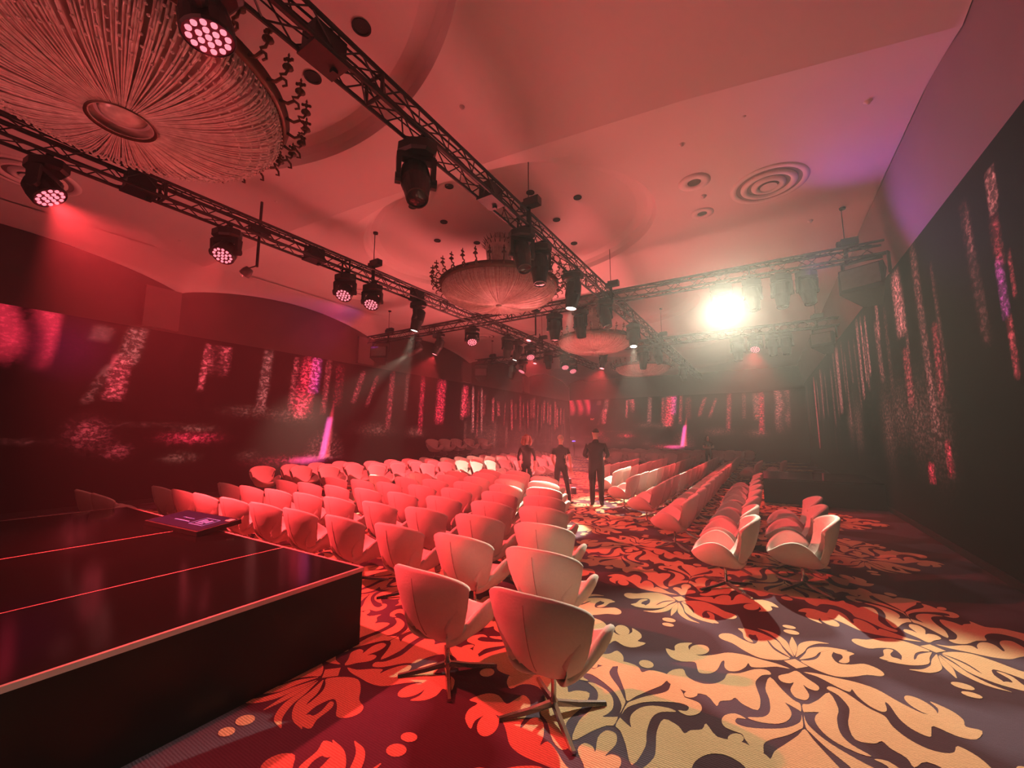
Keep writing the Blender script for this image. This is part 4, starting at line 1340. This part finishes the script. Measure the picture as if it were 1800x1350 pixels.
# ------------------------------------------------------------------ people
def person(name, loc, rz, label, H, J, hair, long_hair=False, build=1.0, sleeves='long'):
    """J: joints as metres for a 1.8 m figure, facing +y; the skin modifier grows one continuous body"""
    k = H / 1.8
    b = build
    V, E, Rd, Mt = [], [], [], []

    def v(p, r, m):
        V.append(Vector(p) * k)
        Rd.append((r[0] * k, r[1] * k) if isinstance(r, tuple) else (r * k, r * k))
        Mt.append(m)
        return len(V) - 1

    def chain(start, items):
        prev = start
        ids = []
        for p, r, m in items:
            i = v(p, r, m)
            E.append((prev, i))
            prev = i
            ids.append(i)
        return ids

    pel = v((0, 0, .98), (.155 * b, .115 * b), 0)
    sp = chain(pel, [((0, .0, 1.10), (.145 * b, .108 * b), 0), ((0, .0, 1.25), (.165 * b, .115 * b), 0), ((0, -.01, 1.38), (.15 * b, .105 * b), 0), ((0, -.01, 1.46), (.10, .085), 0), ((0, -.005, 1.52), (.062, .062), 0)])
    hx, hy = J.get('head', (0, .03))
    nk = chain(sp[-1], [((hx * .4, hy * .3, 1.555), (.055, .058), 1), ((hx * .8, hy * .7, 1.61), (.064, .078), 1), ((hx, hy, 1.68), (.074, .094), 1), ((hx, hy - .005, 1.745), (.070, .088), 1), ((hx, hy - .01, 1.785), (.042, .055), 1)])
    fdx, fdy = J.get('face', (0, 1))
    chain(nk[2], [((hx + fdx * .098, hy + fdy * .098, 1.675), .016, 1)])
    for s, side in ((-1, 'l'), (1, 'r')):
        hip, kn, an, toe = J['leg_' + side]
        lg = chain(pel, [((hip[0], hip[1], .90), .098 * b, 0), ((kn[0] * .5 + hip[0] * .5, kn[1] * .5 + hip[1] * .5, .70), .085 * b, 0), ((kn[0], kn[1], .50), .064 * b, 0),
                         ((kn[0] * .5 + an[0] * .5, kn[1] * .5 + an[1] * .5, .30), .060 * b, 0), ((an[0], an[1], .10), .050 * b, 0)])
        chain(lg[-1], [((an[0], an[1], .045), .042, 2), ((toe[0], toe[1], .036), .036, 2)])
        sh, el, wr, hd = [Vector(q) for q in J['arm_' + side]]
        am = chain(sp[2], [(sh, .062 * b, 0), (sh.lerp(el, .5), .053 * b, 0), (el, .044 * b, 0 if sleeves == 'long' else 1), (el.lerp(wr, .5), .038, 0 if sleeves == 'long' else 1),
                           (wr, .027, 1), (wr.lerp(hd, .5), (.036, .018), 1), (hd, (.034, .016), 1)])
        d = (hd - wr).normalized()
        side_v = d.cross(Vector((0, 1, 0)))
        if side_v.length < .2:
            side_v = d.cross(Vector((1, 0, 0)))
        side_v.normalize()
        curl = d.cross(side_v).normalized()
        for f, ln in ((-1.5, .058), (-.5, .072), (.5, .068), (1.5, .052)):
            a = hd + side_v * f * .0165 + d * .012
            chain(am[-1], [(a, .0095, 1), (a + d * ln * .55 + curl * .006, .0085, 1), (a + d * ln + curl * .022, .0070, 1)])
        a = wr.lerp(hd, .45) + side_v * .034
        chain(am[-2], [(a, .0105, 1), (a + d * .035 + side_v * .012 + curl * .01, .0085, 1)])
    me = bpy.data.meshes.new(name)
    me.from_pydata([tuple(p) for p in V], E, [])
    o = link(name, me)
    sk = o.modifiers.new('skin', 'SKIN')
    sk.use_smooth_shade = True
    for i, sv in enumerate(me.skin_vertices[0].data):
        sv.radius = Rd[i]
        sv.use_root = (i == pel)
    ss = o.modifiers.new('sub', 'SUBSURF')
    ss.levels = 2
    ss.render_levels = 2
    dg = bpy.context.evaluated_depsgraph_get()
    ev = o.evaluated_get(dg)
    body = bpy.data.meshes.new_from_object(ev, depsgraph=dg)
    o.modifiers.clear()
    o.data = body
    for mt in (M['suit'], M['skin'], M['shoe']):
        body.materials.append(mt)
    Vn = np.array([tuple(p) for p in V])
    seg_a = np.array([Vn[a] for a, _ in E])
    seg_b = np.array([Vn[b_] for _, b_ in E])
    seg_m = [max(Mt[a], Mt[b_]) if (Mt[a] == 2 or Mt[b_] == 2) else Mt[b_] for a, b_ in E]
    ab = seg_b - seg_a
    L2 = (ab ** 2).sum(1) + 1e-9
    mi = []
    for p in body.polygons:
        c = np.array(p.center)
        tt = np.clip(((c - seg_a) * ab).sum(1) / L2, 0, 1)
        dd = ((seg_a + ab * tt[:, None] - c) ** 2).sum(1)
        mi.append(int(seg_m[int(dd.argmin())]))
        p.use_smooth = True
    body.polygons.foreach_set('material_index', mi)
    o.location = loc
    o.rotation_euler = (0, 0, rz)
    tag(o, label, 'person', 'people standing among the chairs')
    # hair
    mb = MB()
    fd = Vector((fdx, fdy, 0)).normalized()
    c = Vector((hx, hy - .012, 1.705)) - fd * .012
    n = 16
    for i in range(9):
        a = PI * (.62 if long_hair else .54) * i / 8
        for q in range(n):
            ph = 2 * PI * q / n
            dirv = Vector((math.cos(ph), math.sin(ph), 0))
            front = max(0, dirv.dot(fd))
            lim = a * (1 - .42 * front)
            r = (.084, .099, .096) if not long_hair else (.092, .105, .104)
            p = c + Vector((r[0] * math.sin(lim) * dirv.x, r[1] * math.sin(lim) * dirv.y, r[2] * math.cos(lim)))
            mb.v.append(tuple(p * k))
    for i in range(8):
        for q in range(n):
            q2 = (q + 1) % n
            mb.f.append((i * n + q, (i + 1) * n + q, (i + 1) * n + q2, i * n + q2))
            mb.m.append(0)
    if long_hair:
        for q in range(26):
            ph = PI * .28 + (2 * PI - PI * .56) * q / 25 + math.atan2(fd.y, fd.x)
            dv = Vector((math.cos(ph), math.sin(ph), 0))
            w = random.uniform(.9, 1.15)
            mb.tube([(c + dv * .085 + Vector((0, 0, .04))) * k, (c + dv * .112 * w + Vector((0, 0, -.06))) * k, (c + dv * .125 * w + Vector((.01, 0, -.15))) * k,
                     (c + dv * .105 * w + Vector((0, .01, -.22))) * k], [.026 * k, .032 * k, .030 * k, .010 * k], 6)
    mb.build('hair', M[hair], o, True)
    # collar or shirt hem detail is hidden at this size; ears
    eb = MB()
    sd = Vector((-fd.y, fd.x, 0))
    for s in (-1, 1):
        eb.sphere((Vector((hx, hy, 1.675)) + sd * s * .079) * k, .026 * k, 8, 0, (.5, .8, 1.2))
    eb.build('ears', M['skin'], o, True)
    return o


stand = dict(leg_l=((-.09, 0), (-.10, .02), (-.105, -.02), (-.14, .14)), leg_r=((.09, 0), (.10, .02), (.105, -.02), (.14, .14)))
person('person', (-3.52, 9.62, 0), 0.35, 'tall broad person in black suit seen from behind in the aisle', 1.86,
       dict(head=(-.005, .03), face=(-.6, .8), arm_l=((-.185, 0, 1.40), (-.27, .02, 1.17), (-.16, .17, 1.05), (-.09, .23, 1.04)),
            arm_r=((.185, 0, 1.40), (.28, .02, 1.17), (.18, .18, 1.06), (.10, .25, 1.05)), **stand), 'hair_dark', build=1.18)
person('person', (-4.42, 9.55, 0), 0.15, 'person in black with cropped pale hair standing between two others', 1.70,
       dict(head=(.0, .02), face=(.4, .9), arm_l=((-.175, 0, 1.40), (-.25, .02, 1.16), (-.20, .12, .95), (-.18, .16, .87)),
            arm_r=((.175, 0, 1.40), (.26, -.03, 1.17), (.27, .02, .92), (.26, .04, .83)),
            leg_l=((-.10, 0), (-.14, .06), (-.20, .0), (-.23, .15)), leg_r=((.10, 0), (.16, .0), (.24, -.06), (.30, .08))), 'hair_grey', sleeves='short')
person('person', (-5.55, 9.78, 0), PI + 0.75, 'person with long curly auburn hair in black facing the others', 1.71,
       dict(head=(.0, .03), face=(-.25, .95), arm_l=((-.165, 0, 1.39), (-.24, .0, 1.16), (-.22, .08, .93), (-.21, .11, .85)),
            arm_r=((.165, 0, 1.39), (.25, .0, 1.16), (.23, .1, .94), (.21, .14, .87)), **stand), 'hair_red', True, build=.88)
person('person', (-2.3, 21.5, 0), PI + 0.25, 'distant person in black with folded arms among the far right chairs', 1.66,
       dict(head=(.0, .03), face=(.1, 1), arm_l=((-.165, 0, 1.39), (-.25, .08, 1.19), (-.02, .21, 1.20), (.06, .20, 1.23)),
            arm_r=((.165, 0, 1.39), (.25, .08, 1.19), (.02, .23, 1.16), (-.06, .21, 1.19)), **stand), 'hair_dark', True, build=.88, sleeves='short')


# ------------------------------------------------------------------ bodies for the added ceiling fill lamps
for x, y, l in ((-5.9, 13.4, 'in the open middle before the far block'), (-5.6, 16.6, 'farthest one in the open middle'),
                (-4.8, 11.2, 'beyond the standing people by the right block'), (-6.9, 11.4, 'beyond the near block towards the left wall')):
    t = empty('uplighter', (x, y, 0), 0, 'small black floor uplighter ' + l, 'stage light', 'floor uplighters')
    MB().lathe([(.001, .18), (.075, .18), (.085, .17), (.085, .03), (.075, .02), (.001, .02)], 16).build('can', M['fixture'], t)
    MB().box((0, 0, .012), (.22, .16, .02)).build('foot', M['fixture'], t)
    MB().lathe([(.070, .183), (.001, .184)], 16).build('lens', M['lens_red'], t)
